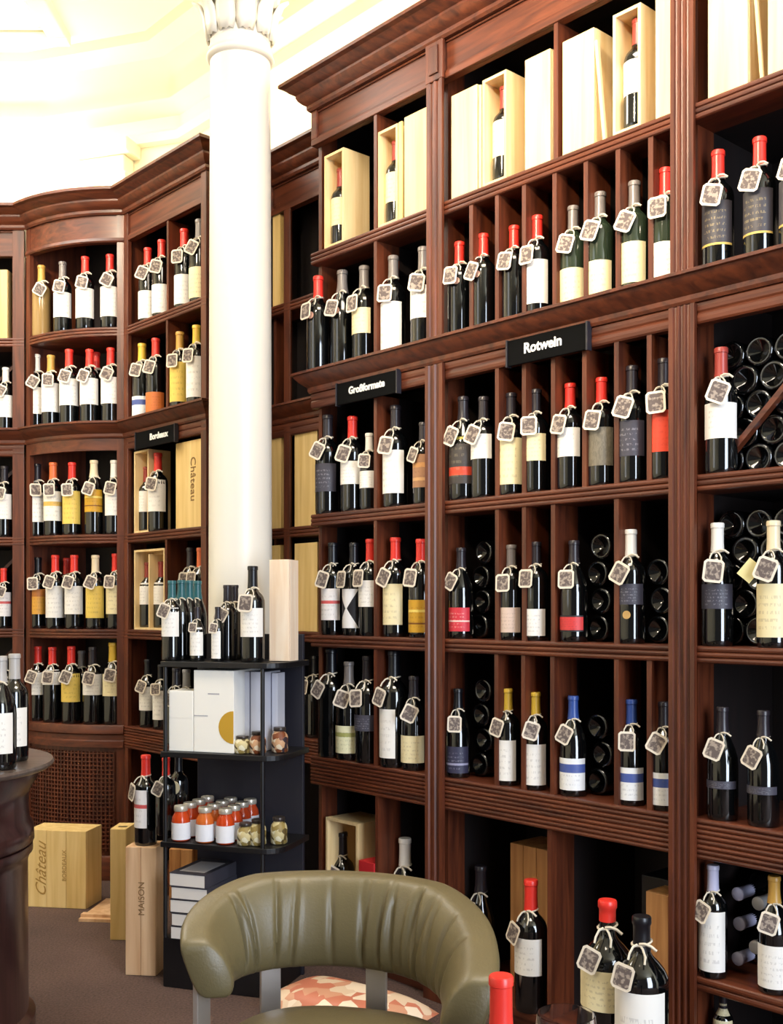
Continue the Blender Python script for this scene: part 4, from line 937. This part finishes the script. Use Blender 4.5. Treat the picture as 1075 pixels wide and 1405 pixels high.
for i in range(nP-1):
    for k in range(NS):
        k2 = (k+1) % NS; fs.append((i*NS+k, (i+1)*NS+k, (i+1)*NS+k2, i*NS+k2))
fs.append(tuple(range(NS))); fs.append(tuple((nP-1)*NS+k for k in range(NS-1, -1, -1)))
obj('backrest', MB().add(vs, fs), LEATHER, chair, smooth=True, ang=60)
# seat cushion: a rounded pad inside the horseshoe
out2 = []
ctr = Vector((-.095, 1.75))
for k in range(48):
    a = 2*PI*k/48; rx_ = .215; ry_ = .20; ca, sa = math.cos(a), math.sin(a)
    out2.append(Vector((math.copysign(abs(ca)**.8, ca)*rx_, math.copysign(abs(sa)**.8, sa)*ry_)))
rotc = Matrix.Rotation(-.25, 2); vs = []; fs = []
lay = [(.90, .405), (.98, .415), (1, .435), (1, .455), (.98, .475), (.95, .50), (.86, .520), (.6, .532), (.2, .536)]
for (sc_, z) in lay:
    for q in out2: q2 = rotc @ (q*sc_); vs.append((q2.x+ctr.x-CHC.x, q2.y+ctr.y-CHC.y, z))
for i in range(len(lay)-1):
    for k in range(48): k2 = (k+1) % 48; fs.append((i*48+k, i*48+k2, (i+1)*48+k2, (i+1)*48+k))
fs.append(tuple(range(47, -1, -1))); fs.append(tuple((len(lay)-1)*48+k for k in range(48)))
obj('seat', MB().add(vs, fs), LEATHER, chair, smooth=True, ang=60)
STEEL = flat('brushed_steel', srgb(190, 184, 182), .32, metal=.75)
for (u, y) in ((371, 1.985), (517, 1.955), (277, 1.83), (648, 1.66)):
    q = XY(u, y)-CHC; a = math.atan2(q.y, q.x)-PI/2
    c, s_ = math.cos(a), math.sin(a); hw, ht = .019, .005
    pts = [(q.x+c*x-s_*yy, q.y+s_*x+c*yy) for x, yy in ((-hw, -ht), (hw, -ht), (hw, ht), (-hw, ht))]
    obj('leg', MB().ext_z(pts, 0, .60), STEEL, chair, bevel=.0015)
obj('seat_frame', MB().add([], []).box(ctr.x-CHC.x-.17, ctr.x-CHC.x+.17, ctr.y-CHC.y-.16, ctr.y-CHC.y+.16, .375, .405), STEEL, chair, bevel=.004)
# patterned floor cushion behind the chair
def cushion():
    c0 = XY(478, 3.2); r = empty('floor_cushion', (c0.x, c0.y, 0), -.62, 'terracotta and cream patterned cushion lying on the carpet behind the chair', 'cushion')
    m = pattern_mat('terracotta_pattern', [(196, 118, 92), (222, 196, 168), (206, 150, 120), (234, 214, 190)], 26)
    vs = []; fs = []; n = 16
    for i in range(n+1):
        for j in range(n+1):
            x, y = (i/n-.5)*2, (j/n-.5)*2; e_ = (1-x**4)*(1-y**4); vs.append((x*.24, y*.12, .05+.055*e_**.6))
    for i in range(n+1):
        for j in range(n+1):
            x, y = (i/n-.5)*2, (j/n-.5)*2; e_ = (1-x**4)*(1-y**4); vs.append((x*.24, y*.12, .05-.05*e_**.6))
    o_ = (n+1)**2
    for i in range(n):
        for j in range(n):
            a = i*(n+1)+j; fs.append((a, a+n+1, a+n+2, a+1)); fs.append((o_+a, o_+a+1, o_+a+n+2, o_+a+n+1))
    obj('cover', MB().add(vs, fs), m, r, smooth=True, ang=70)
cushion()
# ---------------------------------------------------------------- low table with bottle and glass, cut by the frame
tb = empty('low_table', (.27, 1.32, 0), 0, 'low dark round table carrying the red-capped bottle and the glass', 'table')
obj('table_top', MB().lathe([(.20, .44), (.215, .445), (.215, .456), (.205, .46)], 48), DARKW, tb, smooth=True)
obj('pedestal', MB().lathe([(.14, 0), (.14, .015), (.03, .04), (.022, .3), (.05, .44)], 32), BLK, tb, smooth=True)
p = XY(688, 1.40); bottle(p, .46, zv(1339, 1.40)-.46, 'red', 'cream', .2, .5, face=0, label='red-capped bottle standing by the chair arm on the low table', tagged=False)
def glassm():
    m, t, b = nt('clear_glass'); b.inputs['Transmission Weight'].default_value = 1; b.inputs['Roughness'].default_value = .02; b.inputs['Base Color'].default_value = (.95, .93, .97, 1); b.inputs['IOR'].default_value = 1.45; return m
p = XY(777, 1.42); g = empty('wine_glass', (p.x, p.y, .46), 0, 'clear stemmed wine glass beside the red-capped bottle on low table', 'glass')
gh = zv(1391, 1.42)-.46; k = gh/.22
pr = [(.033, .0), (.034, .002), (.006, .006), (.004, .02), (.004, .085), (.012, .095), (.03, .11), (.040, .135), (.041, .16), (.0355, .22), (.0345, .22), (.0398, .16), (.0388, .136), (.029, .112), (.010, .098), (.001, .096)]
obj('bowl', MB().lathe([(r_*k, z*k) for r_, z in pr], 40), glassm(), g, smooth=True, ang=60)
